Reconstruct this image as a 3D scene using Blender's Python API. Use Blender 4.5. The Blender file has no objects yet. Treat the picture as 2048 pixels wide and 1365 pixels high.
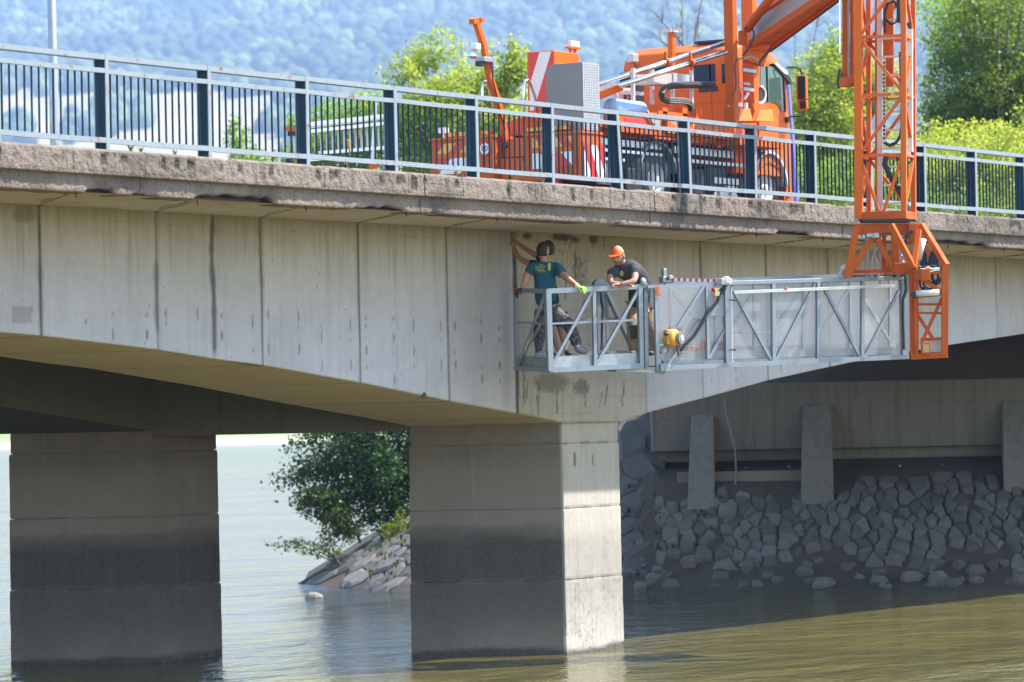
import bpy, math, random
import numpy as np
from mathutils import Vector, Matrix, noise as mnoise

# ---------------------------------------------------------------- camera, sky, sun, exposure
sc = bpy.context.scene
COL = sc.collection
TH = math.radians(58.0)                     # angle between the bridge axis (world X) and the picture plane
ROLL, PITCH, FPX = 0.020, 0.01944, 8000.0
V = Vector
R_ = V((math.cos(TH), -math.sin(TH), 0)); D_ = V((math.sin(TH), math.cos(TH), 0)); Z_ = V((0, 0, 1))
CAMP = D_ * -57.5 + Z_ * 3.72
FW = D_ * math.cos(PITCH) + Z_ * math.sin(PITCH)
U0 = D_ * -math.sin(PITCH) + Z_ * math.cos(PITCH)
RX = R_ * math.cos(ROLL) - U0 * math.sin(ROLL)
UY = U0 * math.cos(ROLL) + R_ * math.sin(ROLL)
cam = bpy.data.objects.new('camera', bpy.data.cameras.new('camera')); COL.objects.link(cam)
cam.matrix_world = Matrix(((RX.x, UY.x, -FW.x, CAMP.x), (RX.y, UY.y, -FW.y, CAMP.y), (RX.z, UY.z, -FW.z, CAMP.z), (0, 0, 0, 1)))
cam.data.lens = FPX / 2048 * 36; cam.data.sensor_width = 36
cam.data.clip_start = 1; cam.data.clip_end = 20000
cam.data.dof.use_dof = True; cam.data.dof.focus_distance = 61.0; cam.data.dof.aperture_fstop = 2.0
sc.camera = cam
SUN_AZ, SUN_EL = math.radians(42), math.radians(54.7)   # azimuth measured from the outward normal of the bridge side (-Y) towards +X
SUN_DIR = V((math.sin(SUN_AZ) * math.cos(SUN_EL), -math.cos(SUN_AZ) * math.cos(SUN_EL), math.sin(SUN_EL)))
w = bpy.data.worlds.new('World'); sc.world = w; w.use_nodes = True
nt = w.node_tree; bg = nt.nodes['Background']
sky = nt.nodes.new('ShaderNodeTexSky'); sky.sky_type = 'NISHITA'; sky.sun_disc = False
sky.sun_elevation = SUN_EL; sky.sun_rotation = math.atan2(SUN_DIR.x, SUN_DIR.y)
sky.air_density = 1.3; sky.dust_density = 0.7; sky.ozone_density = 1.2
nt.links.new(sky.outputs[0], bg.inputs[0]); bg.inputs[1].default_value = 0.15
sun = bpy.data.objects.new('sun', bpy.data.lights.new('sun', 'SUN')); COL.objects.link(sun)
sun.data.energy = 4.7; sun.data.angle = math.radians(0.53); sun.data.color = (1.0, 0.94, 0.85)
sun.rotation_euler = SUN_DIR.to_track_quat('Z', 'Y').to_euler(); sun.location = (0, 0, 60)
sc.view_settings.view_transform = 'Standard'; sc.view_settings.look = 'None'
sc.view_settings.exposure = 1.55; sc.view_settings.gamma = 1.0; sc.view_settings.use_curve_mapping = False
sc.render.engine = 'CYCLES'
sc.cycles.max_bounces = 8; sc.cycles.transparent_max_bounces = 12; sc.cycles.volume_bounces = 1
sc.cycles.caustics_reflective = False; sc.cycles.caustics_refractive = False

# ---------------------------------------------------------------- picture point -> real place on a real plane
def ray(px, py): return FW + RX * ((px - 1024) / FPX) + UY * ((682.5 - py) / FPX)
def PZ(px, py, Z):
    r = ray(px, py); return CAMP + r * (Z / r.dot(D_))
def PV(px, py, v):
    r = ray(px, py); return CAMP + r * ((v - CAMP.y) / r.y)
def PH(px, py, z):
    r = ray(px, py); return CAMP + r * ((z - CAMP.z) / r.z)
def PU(px, py, u):
    r = ray(px, py); return CAMP + r * ((u - CAMP.x) / r.x)
def XZ(X, Zd, z=0.0): return V((D_.x * (Zd - 57.5) + R_.x * X, D_.y * (Zd - 57.5) + R_.y * X, z))
DCAM = lambda p: (p - CAMP).dot(D_)

# ---------------------------------------------------------------- objects
WL = {}
def props(o, label=None, cat=None, group=None, kind=None):
    if label: o['label'] = label
    if cat: o['category'] = cat
    if group: o['group'] = group
    if kind: o['kind'] = kind
    return o
def thing(name, loc, label, cat, group=None):
    o = bpy.data.objects.new(name, None); COL.objects.link(o); o.empty_display_size = 0.3
    o.location = loc; WL[o.name] = V(loc); return props(o, label, cat, group)
def put(name, me, center, parent=None, label=None, kind=None, cat=None, group=None, rot=None):
    o = bpy.data.objects.new(name, me); COL.objects.link(o)
    c = V(center); WL[o.name] = c
    if parent is not None:
        o.parent = parent; o.location = c - WL[parent.name]
    else: o.location = c
    if rot is not None: o.rotation_euler = rot
    return props(o, label, cat, group, kind)

class MB:
    def __init__(s): s.v = []; s.f = []; s.m = []; s.cm = 0
    def add(s, vs, fs):
        n = len(s.v); s.v += [tuple(p) for p in vs]; s.f += [tuple(i + n for i in f) for f in fs]; s.m += [s.cm] * len(fs); return s
    def hexa(s, p):  # p: 8 corners, bottom 4 ccw then top 4
        return s.add(p, [(3, 2, 1, 0), (4, 5, 6, 7), (0, 1, 5, 4), (1, 2, 6, 5), (2, 3, 7, 6), (3, 0, 4, 7)])
    def box(s, a, b):
        x0, y0, z0 = a; x1, y1, z1 = b
        return s.hexa([(x0, y0, z0), (x1, y0, z0), (x1, y1, z0), (x0, y1, z0), (x0, y0, z1), (x1, y0, z1), (x1, y1, z1), (x0, y1, z1)])
    def obox(s, c, ax, ay, az):  # oriented box: half axes
        c, ax, ay, az = V(c), V(ax), V(ay), V(az)
        if ax.cross(ay).dot(az) < 0: ax = -ax
        return s.hexa([c - ax - ay - az, c + ax - ay - az, c + ax + ay - az, c - ax + ay - az, c - ax - ay + az, c + ax - ay + az, c + ax + ay + az, c - ax + ay + az])
    def bar(s, p0, p1, w, h, up=Z_, ext=0.0):
        p0, p1 = V(p0), V(p1); d = (p1 - p0).normalized(); p0 = p0 - d * ext; p1 = p1 + d * ext
        sd = d.cross(V(up))
        if sd.length < 1e-4: sd = d.cross(V((1, 0, 0)))
        sd.normalize(); u = sd.cross(d)
        return s.obox((p0 + p1) / 2, (p1 - p0) / 2, sd * w / 2, u * h / 2)
    def tube(s, pts, r, n=8, cap=True):
        pts = [V(p) for p in pts]; rs = r if isinstance(r, (list, tuple)) else [r] * len(pts)
        base = len(s.v); prev = None; rings = []
        for i, p in enumerate(pts):
            d = (pts[min(i + 1, len(pts) - 1)] - pts[max(i - 1, 0)])
            d = d.normalized() if d.length > 1e-9 else V((0, 0, 1))
            a = prev - d * prev.dot(d) if prev is not None else d.orthogonal()
            if a.length < 1e-5: a = d.orthogonal()
            a.normalize(); prev = a; b = d.cross(a)
            rings.append([p + (a * math.cos(2 * math.pi * k / n) + b * math.sin(2 * math.pi * k / n)) * rs[i] for k in range(n)])
        vs = [q for rg in rings for q in rg]; fs = []
        for i in range(len(pts) - 1):
            for k in range(n):
                k2 = (k + 1) % n; fs.append((i * n + k, i * n + k2, (i + 1) * n + k2, (i + 1) * n + k))
        if cap: fs += [tuple(range(n - 1, -1, -1)), tuple(range((len(pts) - 1) * n, len(pts) * n))]
        return s.add(vs, fs)
    def prism(s, poly, vec):
        poly = [V(p) for p in poly]; vec = V(vec); n = len(poly)
        nn = V((0, 0, 0))
        for i in range(n): nn += poly[i].cross(poly[(i + 1) % n])
        if nn.dot(vec) < 0: poly = poly[::-1]
        return s.add(poly + [p + vec for p in poly], [tuple(range(n - 1, -1, -1)), tuple(range(n, 2 * n))] + [(i, (i + 1) % n, (i + 1) % n + n, i + n) for i in range(n)])
    def cyl(s, c, ax, r, n=16, r2=None):
        c, ax = V(c), V(ax); return s.tube([c - ax / 2, c + ax / 2], [r, r if r2 is None else r2], n)
    def lathe(s, c, ax, prof, n=24):  # prof: (radius, offset along ax)
        c = V(c); ax = V(ax).normalized(); a = ax.orthogonal().normalized(); b = ax.cross(a); m = len(prof)
        vs = [c + ax * z + (a * math.cos(2 * math.pi * k / n) + b * math.sin(2 * math.pi * k / n)) * r for k in range(n) for r, z in prof]
        return s.add(vs, [(k * m + j, ((k + 1) % n) * m + j, ((k + 1) % n) * m + j + 1, k * m + j + 1) for k in range(n) for j in range(m - 1)])
    def ball(s, c, rad, n=10, m=6, axes=None):
        c = V(c); rx, ry, rz = rad if isinstance(rad, (tuple, list)) else (rad,) * 3
        A = axes or (V((1, 0, 0)), V((0, 1, 0)), V((0, 0, 1)))
        vs = []; fs = []
        for j in range(m + 1):
            t = math.pi * j / m
            for i in range(n):
                p = 2 * math.pi * i / n
                vs.append(c + A[0] * rx * math.sin(t) * math.cos(p) + A[1] * ry * math.sin(t) * math.sin(p) + A[2] * rz * math.cos(t))
        for j in range(m):
            for i in range(n):
                i2 = (i + 1) % n; fs.append((j * n + i, (j + 1) * n + i, (j + 1) * n + i2, j * n + i2))
        return s.add(vs, fs)
    def mesh(s, name, mats, c, smooth=False):
        me = bpy.data.meshes.new(name)
        vs = [(x - c[0], y - c[1], z - c[2]) for x, y, z in s.v]
        me.from_pydata(vs, [], s.f)
        mats = mats if isinstance(mats, (list, tuple)) else [mats]
        for m in mats: me.materials.append(m)
        if len(mats) > 1: me.polygons.foreach_set('material_index', s.m)
        if smooth: me.polygons.foreach_set('use_smooth', [True] * len(s.f))
        me.update(); return me
    def center(s):
        a = np.array(s.v); return V(((a.min(0) + a.max(0)) / 2).tolist())
    def build(s, name, mats, parent=None, label=None, kind=None, cat=None, group=None, smooth=False, bevel=0, c=None):
        c = c or s.center(); o = put(name, s.mesh(name, mats, c, smooth), c, parent, label, kind, cat, group)
        if bevel:
            b = o.modifiers.new('bevel', 'BEVEL'); b.width = bevel; b.segments = 2; b.limit_method = 'ANGLE'; b.angle_limit = 0.6
        return o

def np_mesh(name, verts, faces, mat, smooth=False, attrs=None):
    """fast mesh from arrays; faces all of one size"""
    verts = np.asarray(verts, dtype=np.float32); faces = np.asarray(faces, dtype=np.int32)
    me = bpy.data.meshes.new(name); k = faces.shape[1]
    me.vertices.add(len(verts)); me.vertices.foreach_set('co', verts.ravel())
    me.loops.add(faces.size); me.loops.foreach_set('vertex_index', faces.ravel())
    me.polygons.add(len(faces)); me.polygons.foreach_set('loop_start', np.arange(0, faces.size, k, dtype=np.int32))
    me.update(calc_edges=True); me.validate()
    me.polygons.foreach_set('use_smooth', np.full(len(me.polygons), smooth))
    for nm, arr in (attrs or {}).items():
        a = me.attributes.new(nm, 'FLOAT', 'POINT'); a.data.foreach_set('value', np.asarray(arr, dtype=np.float32))
    me.materials.append(mat); return me
def grid_mesh(name, P, mat, smooth=True, attrs=None):
    """P: (n, m, 3) array of points"""
    n, m = P.shape[:2]; idx = np.arange(n * m).reshape(n, m)
    f = np.stack([idx[:-1, :-1], idx[1:, :-1], idx[1:, 1:], idx[:-1, 1:]], -1).reshape(-1, 4)
    return np_mesh(name, P.reshape(-1, 3), f, mat, smooth, {k: a.reshape(-1) for k, a in (attrs or {}).items()})

# value noise on arrays
def vnoise(x, y, seed=0):
    x = np.asarray(x, float); y = np.asarray(y, float)
    xi = np.floor(x).astype(np.int64); yi = np.floor(y).astype(np.int64); fx = x - xi; fy = y - yi
    fx = fx * fx * (3 - 2 * fx); fy = fy * fy * (3 - 2 * fy)
    def h(a, b):
        n = (a * 374761393 + b * 668265263 + seed * 1442695041) & 0x7fffffff
        n = ((n ^ (n >> 13)) * 1274126177) & 0x7fffffff
        n = ((n ^ (n >> 16)) * 668265263) & 0x7fffffff
        return ((n >> 7) & 0xffff) / 65535.0
    return (h(xi, yi) * (1 - fx) + h(xi + 1, yi) * fx) * (1 - fy) + (h(xi, yi + 1) * (1 - fx) + h(xi + 1, yi + 1) * fx) * fy
def fbm(x, y, o=4, seed=0):
    t = 0; a = 0.5
    for i in range(o): t = t + a * vnoise(np.asarray(x) * 2 ** i, np.asarray(y) * 2 ** i, seed + i * 7); a *= 0.5
    return t

# ---------------------------------------------------------------- materials
class NT:
    def __init__(s, name):
        s.mat = bpy.data.materials.new(name); s.mat.use_nodes = True; s.t = s.mat.node_tree; s.b = s.t.nodes['Principled BSDF']; s.out = s.t.nodes['Material Output']
    def n(s, kind, **kw):
        nd = s.t.nodes.new('ShaderNode' + kind)
        for k, v in kw.items():
            if hasattr(nd, k) and not k[0].isupper(): setattr(nd, k, v)
            else: s.set(nd.inputs[k.replace('_', ' ')], v)
        return nd
    def set(s, sock, v):
        if isinstance(v, bpy.types.NodeSocket): s.t.links.new(v, sock)
        elif isinstance(v, (tuple, list)) and len(v) == 3 and sock.type == 'RGBA': sock.default_value = (*v, 1)
        else: sock.default_value = v
    def pos(s): return s.n('NewGeometry').outputs['Position']
    def mapped(s, src, scale, rotz=0, loc=(0, 0, 0)):
        m = s.n('Mapping'); s.set(m.inputs['Vector'], src); m.inputs['Scale'].default_value = scale; m.inputs['Rotation'].default_value = (0, 0, rotz); m.inputs['Location'].default_value = loc
        return m.outputs[0]
    def noise(s, vec, scale, detail=4, rough=0.55, dist=0):
        return s.n('TexNoise', Vector=vec, Scale=scale, Detail=detail, Roughness=rough, Distortion=dist).outputs['Fac']
    def ramp(s, fac, lo, hi, a=0.0, b=1.0):
        m = s.n('MapRange'); s.set(m.inputs['Value'], fac)
        for k, v in zip(('From Min', 'From Max', 'To Min', 'To Max'), (lo, hi, a, b)): s.set(m.inputs[k], v)
        return m.outputs[0]
    def math(s, op, a, b=0.0):
        m = s.n('Math', operation=op); s.set(m.inputs[0], a); s.set(m.inputs[1], b); return m.outputs[0]
    def mix(s, fac, a, b, mode='MIX'):
        m = s.n('Mix', data_type='RGBA', blend_type=mode); s.set(m.inputs[0], fac); s.set(m.inputs[6], a); s.set(m.inputs[7], b); return m.outputs[2]
    def bump(s, h, strength=0.3, dist=0.01):
        return s.n('Bump', Height=h, Strength=strength, Distance=dist).outputs[0]
    def attr(s, nm): return s.n('Attribute', attribute_name=nm).outputs['Fac']

def concrete(name, base, dark, warm=None, fine=60, bump=0.35, streak=0.5, pits=0.5, bands=None, rough=0.9, zwarm=None, boards=0.0, extra=None):
    s = NT(name); p = s.pos(); sep = s.n('SeparateXYZ', Vector=p)
    big = s.noise(p, 0.9, 5, 0.6); st = s.noise(s.mapped(p, (6, 6, 0.35)), 1.3, 4, 0.65)
    st2 = s.noise(s.mapped(p, (22, 22, 0.8)), 1.0, 3, 0.6); fn = s.noise(p, fine, 3, 0.6); mid = s.noise(p, 7, 5, 0.65)
    c = s.mix(s.ramp(big, 0.3, 0.75), base, tuple(x * 0.86 for x in base))
    c = s.mix(s.math('MULTIPLY', s.ramp(st, 0.5, 0.72), streak), c, dark)
    c = s.mix(s.math('MULTIPLY', s.ramp(st2, 0.55, 0.8), streak * 0.6), c, dark)
    c = s.mix(s.ramp(s.noise(p, 2.6, 6, 0.7), 0.48, 0.72, 0, 0.35), c, tuple(x * 0.72 for x in base)); c = s.mix(s.ramp(mid, 0.5, 0.75, 0, 0.25), c, tuple(x * 1.25 for x in base))
    if warm is not None:
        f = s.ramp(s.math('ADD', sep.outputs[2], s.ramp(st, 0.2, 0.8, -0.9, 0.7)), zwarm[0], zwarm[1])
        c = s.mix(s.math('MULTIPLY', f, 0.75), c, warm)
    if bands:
        c = s.mix(s.math('MULTIPLY', s.attr('side'), s.ramp(big, .3, .7, .8, .96)), c, (0.090, 0.072, 0.068))  # shade of the piers' unlit faces painted into their colour
        zz = s.math('ADD', sep.outputs[2], s.ramp(s.noise(s.mapped(p, (1.2, 1.2, 4)), 1.0, 4), 0.2, 0.8, -0.09, 0.09))
        for z0, z1, z2, z3, col, amt in bands:
            f = s.math('MULTIPLY', s.ramp(zz, z0, z1), s.ramp(zz, z2, z3, 1, 0))
            f = s.math('MULTIPLY', f, s.ramp(st, 0.25, 0.75, amt, amt * 0.75)); f = s.math('MULTIPLY', f, s.ramp(s.attr('side'), 0, 1, 0.3 if z0 > -1 else 1.0, 1.0))  # bands kept faint on the sunlit front, full strength on shaded faces
            c = s.mix(f, c, col)
        lime = s.noise(s.mapped(p, (2.6, 2.6, 0.12), loc=(3.3, 0, 0)), 1.0, 3, 0.5)
        c = s.mix(s.ramp(lime, 0.66, 0.80, 0, 0.35), c, tuple(min(1, x * 1.35) for x in base))
    vor = s.n('TexVoronoi', Vector=s.mapped(p, (1, 1, 0.6)), Scale=9.0); pit = s.ramp(vor.outputs['Distance'], 0.05, 0.13, 1, 0)
    msk = s.ramp(s.noise(p, 1.7, 3), 0.5, 0.62); pit = s.math('MULTIPLY', pit, msk)
    c = s.mix(s.math('MULTIPLY', pit, pits), c, tuple(x * 0.35 for x in dark))
    if boards:
        wv = s.math('FRACT', s.math('MULTIPLY', sep.outputs[2], 1 / boards)); ln = s.math('MULTIPLY', s.ramp(wv, 0.0, 0.06, 1, 0), s.ramp(mid, 0.35, 0.6))
        c = s.mix(s.math('MULTIPLY', ln, 0.55), c, dark)
    a = s.attr('stain'); c = s.mix(a, c, dark)
    a2 = s.attr('black'); c = s.mix(a2, c, (0.035, 0.032, 0.03))
    c = s.mix(s.ramp(fn, 0.3, 0.7, 0.0, 0.3), c, tuple(x * 0.6 for x in base))
    s.set(s.b.inputs['Base Color'], c); s.set(s.b.inputs['Roughness'], rough); s.b.inputs['Specular IOR Level'].default_value = 0.25
    h = s.math('SUBTRACT', s.math('ADD', fn, s.math('MULTIPLY', mid, 1.5)), s.math('MULTIPLY', pit, 2.0))
    s.set(s.b.inputs['Normal'], s.bump(h, bump, 0.02)); return s.mat

def paint(name, col, rough=0.4, dirt=0.25, metal=0.0, rust=0.0, bump=0.0, scale=3.0, coat=0.0, dirtcol=(0.10, 0.08, 0.06), spec=None):
    s = NT(name); p = s.pos(); n1 = s.noise(p, scale, 5, 0.6); n2 = s.noise(s.mapped(p, (9, 9, 1.2)), 1.5, 4, 0.6)
    c = s.mix(s.ramp(n1, 0.3, 0.8, 0, dirt), col, dirtcol); c = s.mix(s.ramp(n2, 0.5, 0.85, 0, dirt * 0.8), c, dirtcol)
    if rust: c = s.mix(s.ramp(s.noise(p, 9, 6, 0.7), 0.72 - rust * 0.25, 0.75 - rust * 0.2), c, (0.20, 0.07, 0.03))
    s.set(s.b.inputs['Base Color'], c); s.set(s.b.inputs['Roughness'], s.ramp(n1, 0.3, 0.7, rough, min(1, rough + 0.2))); s.b.inputs['Metallic'].default_value = metal
    s.b.inputs['Coat Weight'].default_value = coat
    if spec is not None: s.b.inputs['Specular IOR Level'].default_value = spec
    if bump: s.set(s.b.inputs['Normal'], s.bump(s.noise(p, 30, 3), bump, 0.01))
    return s.mat
def flat(name, col, rough=0.6, metal=0.0):
    s = NT(name); p = s.pos(); c = s.mix(s.ramp(s.noise(p, 12, 4), 0.3, 0.7, 0, 0.3), col, tuple(x * 0.6 for x in col))
    s.set(s.b.inputs['Base Color'], c); s.b.inputs['Roughness'].default_value = rough; s.b.inputs['Metallic'].default_value = metal; return s.mat
def glass(name, col, rough=0.05, spec=0.8):
    s = NT(name); s.b.inputs['Base Color'].default_value = (*col, 1); s.b.inputs['Roughness'].default_value = rough; s.b.inputs['IOR'].default_value = 1.5; s.b.inputs['Specular IOR Level'].default_value = spec; return s.mat
def leafmat(name, c1, c2, trans):
    s = NT(name); p = s.pos(); info = s.attr('hue')
    c = s.mix(info, c1, c2); c = s.mix(s.ramp(s.noise(p, 0.8, 3), 0.35, 0.7, 0, 0.5), c, tuple(x * 0.55 for x in c1))
    s.set(s.b.inputs['Base Color'], c); s.b.inputs['Roughness'].default_value = 0.45; s.b.inputs['Specular IOR Level'].default_value = 0.4
    tr = s.n('BsdfTranslucent'); s.set(tr.inputs[0], s.mix(1.0, c, trans, 'MULTIPLY'))
    mx = s.n('MixShader'); mx.inputs[0].default_value = 0.5; s.t.links.new(s.b.outputs[0], mx.inputs[1]); s.t.links.new(tr.outputs[0], mx.inputs[2]); s.t.links.new(mx.outputs[0], s.out.inputs[0])
    return s.mat

M = {}
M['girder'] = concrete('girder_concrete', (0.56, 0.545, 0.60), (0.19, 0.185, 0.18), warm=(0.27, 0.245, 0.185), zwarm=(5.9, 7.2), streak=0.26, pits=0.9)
M['cast'] = concrete('board_marked_concrete', (0.46, 0.43, 0.375), (0.14, 0.12, 0.10), streak=0.35, pits=0.8, boards=0.27)
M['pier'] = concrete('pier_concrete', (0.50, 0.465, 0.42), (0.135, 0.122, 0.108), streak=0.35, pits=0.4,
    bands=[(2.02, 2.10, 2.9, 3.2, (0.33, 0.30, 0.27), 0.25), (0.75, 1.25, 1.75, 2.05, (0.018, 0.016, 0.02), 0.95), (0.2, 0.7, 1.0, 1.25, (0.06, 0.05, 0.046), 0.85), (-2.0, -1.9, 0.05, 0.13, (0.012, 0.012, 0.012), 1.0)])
M['inner'] = concrete('shade_darkened_concrete', (0.13, 0.12, 0.105), (0.05, 0.047, 0.043), streak=0.4, pits=0.4)  # concrete coloured darker to deepen the shade under the deck
M['soffit'] = concrete('soffit_concrete', (0.57, 0.505, 0.53), (0.22, 0.18, 0.14), streak=0.2, pits=0.3)
M['fascia'] = concrete('edge_beam_concrete', (0.25, 0.205, 0.175), (0.07, 0.06, 0.052), fine=34, bump=0.9, streak=0.35, pits=0.6)
M['asphalt'] = concrete('asphalt', (0.055, 0.055, 0.057), (0.03, 0.03, 0.03), streak=0.1)
M['abut'] = concrete('abutment_concrete', (0.21, 0.195, 0.17), (0.06, 0.055, 0.05), streak=0.5, pits=0.7, boards=0.3)
M['dark'] = flat('dark_shadow_gap', (0.02, 0.02, 0.02), 0.9)
M['rail'] = paint('shaded_rail_paint', (0.006, 0.034, 0.062), 0.5, 0.12, rust=0.3, spec=.2, dirtcol=(.02, .02, .02))  # railing paint darkened for webs and balusters that face away from the sun
M['railtop'] = paint('lit_rail_paint', (0.235, 0.285, 0.33), 0.5, 0.2, rust=0.5)  # same railing paint lightened as if sunlit, for rails and flanges; rust is real
M['galv'] = paint('galvanised_steel', (0.36, 0.39, 0.43), 0.35, 0.2, metal=0.6)
M['alu'] = paint('aluminium', (0.62, 0.63, 0.65), 0.3, 0.12, metal=0.7)
M['orange'] = paint('orange_paint', (0.66, 0.115, 0.004), 0.42, 0.08, coat=0.05, spec=0.3, dirtcol=(0.22, 0.05, 0.01))
M['orange2'] = paint('weathered_orange_paint', (0.52, 0.10, 0.012), 0.55, 0.25, coat=0.0, spec=0.2, dirtcol=(0.22, 0.06, 0.015))
M['red'] = flat('reflective_red', (0.6, 0.02, 0.015), 0.35); M['white'] = flat('white_paint', (0.78, 0.76, 0.74), 0.45)
M['yellow'] = flat('amber_yellow', (0.8, 0.38, 0.02), 0.35); M['black'] = flat('black_rubber', (0.018, 0.018, 0.02), 0.55)
M['grey'] = flat('grey_plastic', (0.22, 0.23, 0.24), 0.5); M['lightgrey'] = flat('light_grey_paint', (0.55, 0.55, 0.55), 0.45)
M['glass'] = glass('tinted_glass', (0.003, 0.018, 0.06), .1, .15); M['chrome'] = paint('chromed_rod', (0.75, 0.75, 0.76), 0.12, 0.05, metal=1.0)
M['stone'] = concrete('riprap_stone', (0.145, 0.135, 0.122), (0.07, 0.064, 0.058), fine=25, bump=0.5, streak=0.0, pits=0.2)
_m = M['stone']; _t = _m.node_tree; _b = _t.nodes['Principled BSDF']; _l = _b.inputs['Base Color'].links[0].from_socket; _oi = _t.nodes.new('ShaderNodeObjectInfo'); _hs = _t.nodes.new('ShaderNodeHueSaturation'); _mr = _t.nodes.new('ShaderNodeMapRange'); _mr.inputs[3].default_value = .68; _mr.inputs[4].default_value = 1.25
_t.links.new(_oi.outputs['Random'], _mr.inputs[0]); _t.links.new(_mr.outputs[0], _hs.inputs['Value']); _t.links.new(_l, _hs.inputs['Color']); _t.links.new(_hs.outputs[0], _b.inputs['Base Color'])
M['soil'] = concrete('bank_soil', (0.085, 0.066, 0.05), (0.04, 0.032, 0.026), fine=20, bump=0.8, streak=0.0, pits=0.3)
M['mud'] = flat('dark_mud', (0.03, 0.026, 0.022), 0.5)
M['bark'] = flat('bark', (0.10, 0.08, 0.06), 0.9)
M['leafA'] = leafmat('bright_leaf', (0.17, 0.28, 0.04), (0.32, 0.42, 0.07), (1.8, 1.8, 0.6))
M['leafB'] = leafmat('dark_leaf', (0.10, 0.16, 0.02), (0.21, 0.28, 0.04), (1.9, 1.8, 0.5))
M['leafC'] = leafmat('yellow_green_leaf', (0.27, 0.35, 0.05), (0.44, 0.48, 0.10), (1.9, 1.8, 0.7))

# ================================================================ BRIDGE
ZS = 6.62                                   # soffit of the cantilever slab; top of edge beam 7.16; road 7.03
GS = [-60, -20, -12, -8.84, -7.98, -5.5, -4.12, -3.15, -0.65, 1.78, 3.71, 4.95, 6.72, 7.56, 9.58, 11.86, 13.53, 15.86, 17.9, 18.96, 22.25, 27, 33, 60]
GZ = [5.4, 5.3, 5.12, 4.96, 4.92, 4.75, 4.62, 4.55, 4.29, 4.0, 3.79, 3.64, 3.64, 3.77, 4.01, 4.30, 4.47, 4.70, 4.86, 4.94, 5.17, 5.35, 5.4, 5.4]
def gz(s): return np.interp(s, GS, GZ)
SK = 0.625
def npix(P):
    P = np.asarray(P, float); d = P - np.array(CAMP); z = d @ np.array(FW)
    return 1024 + FPX * (d @ np.array(RX)) / z, 682.5 - FPX * (d @ np.array(UY)) / z
bridge = thing('road_bridge', (5.8, 3.2, 0), 'grey concrete road bridge on square piers, its deep girder stained and jointed, crossing the lake', 'bridge')

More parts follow.
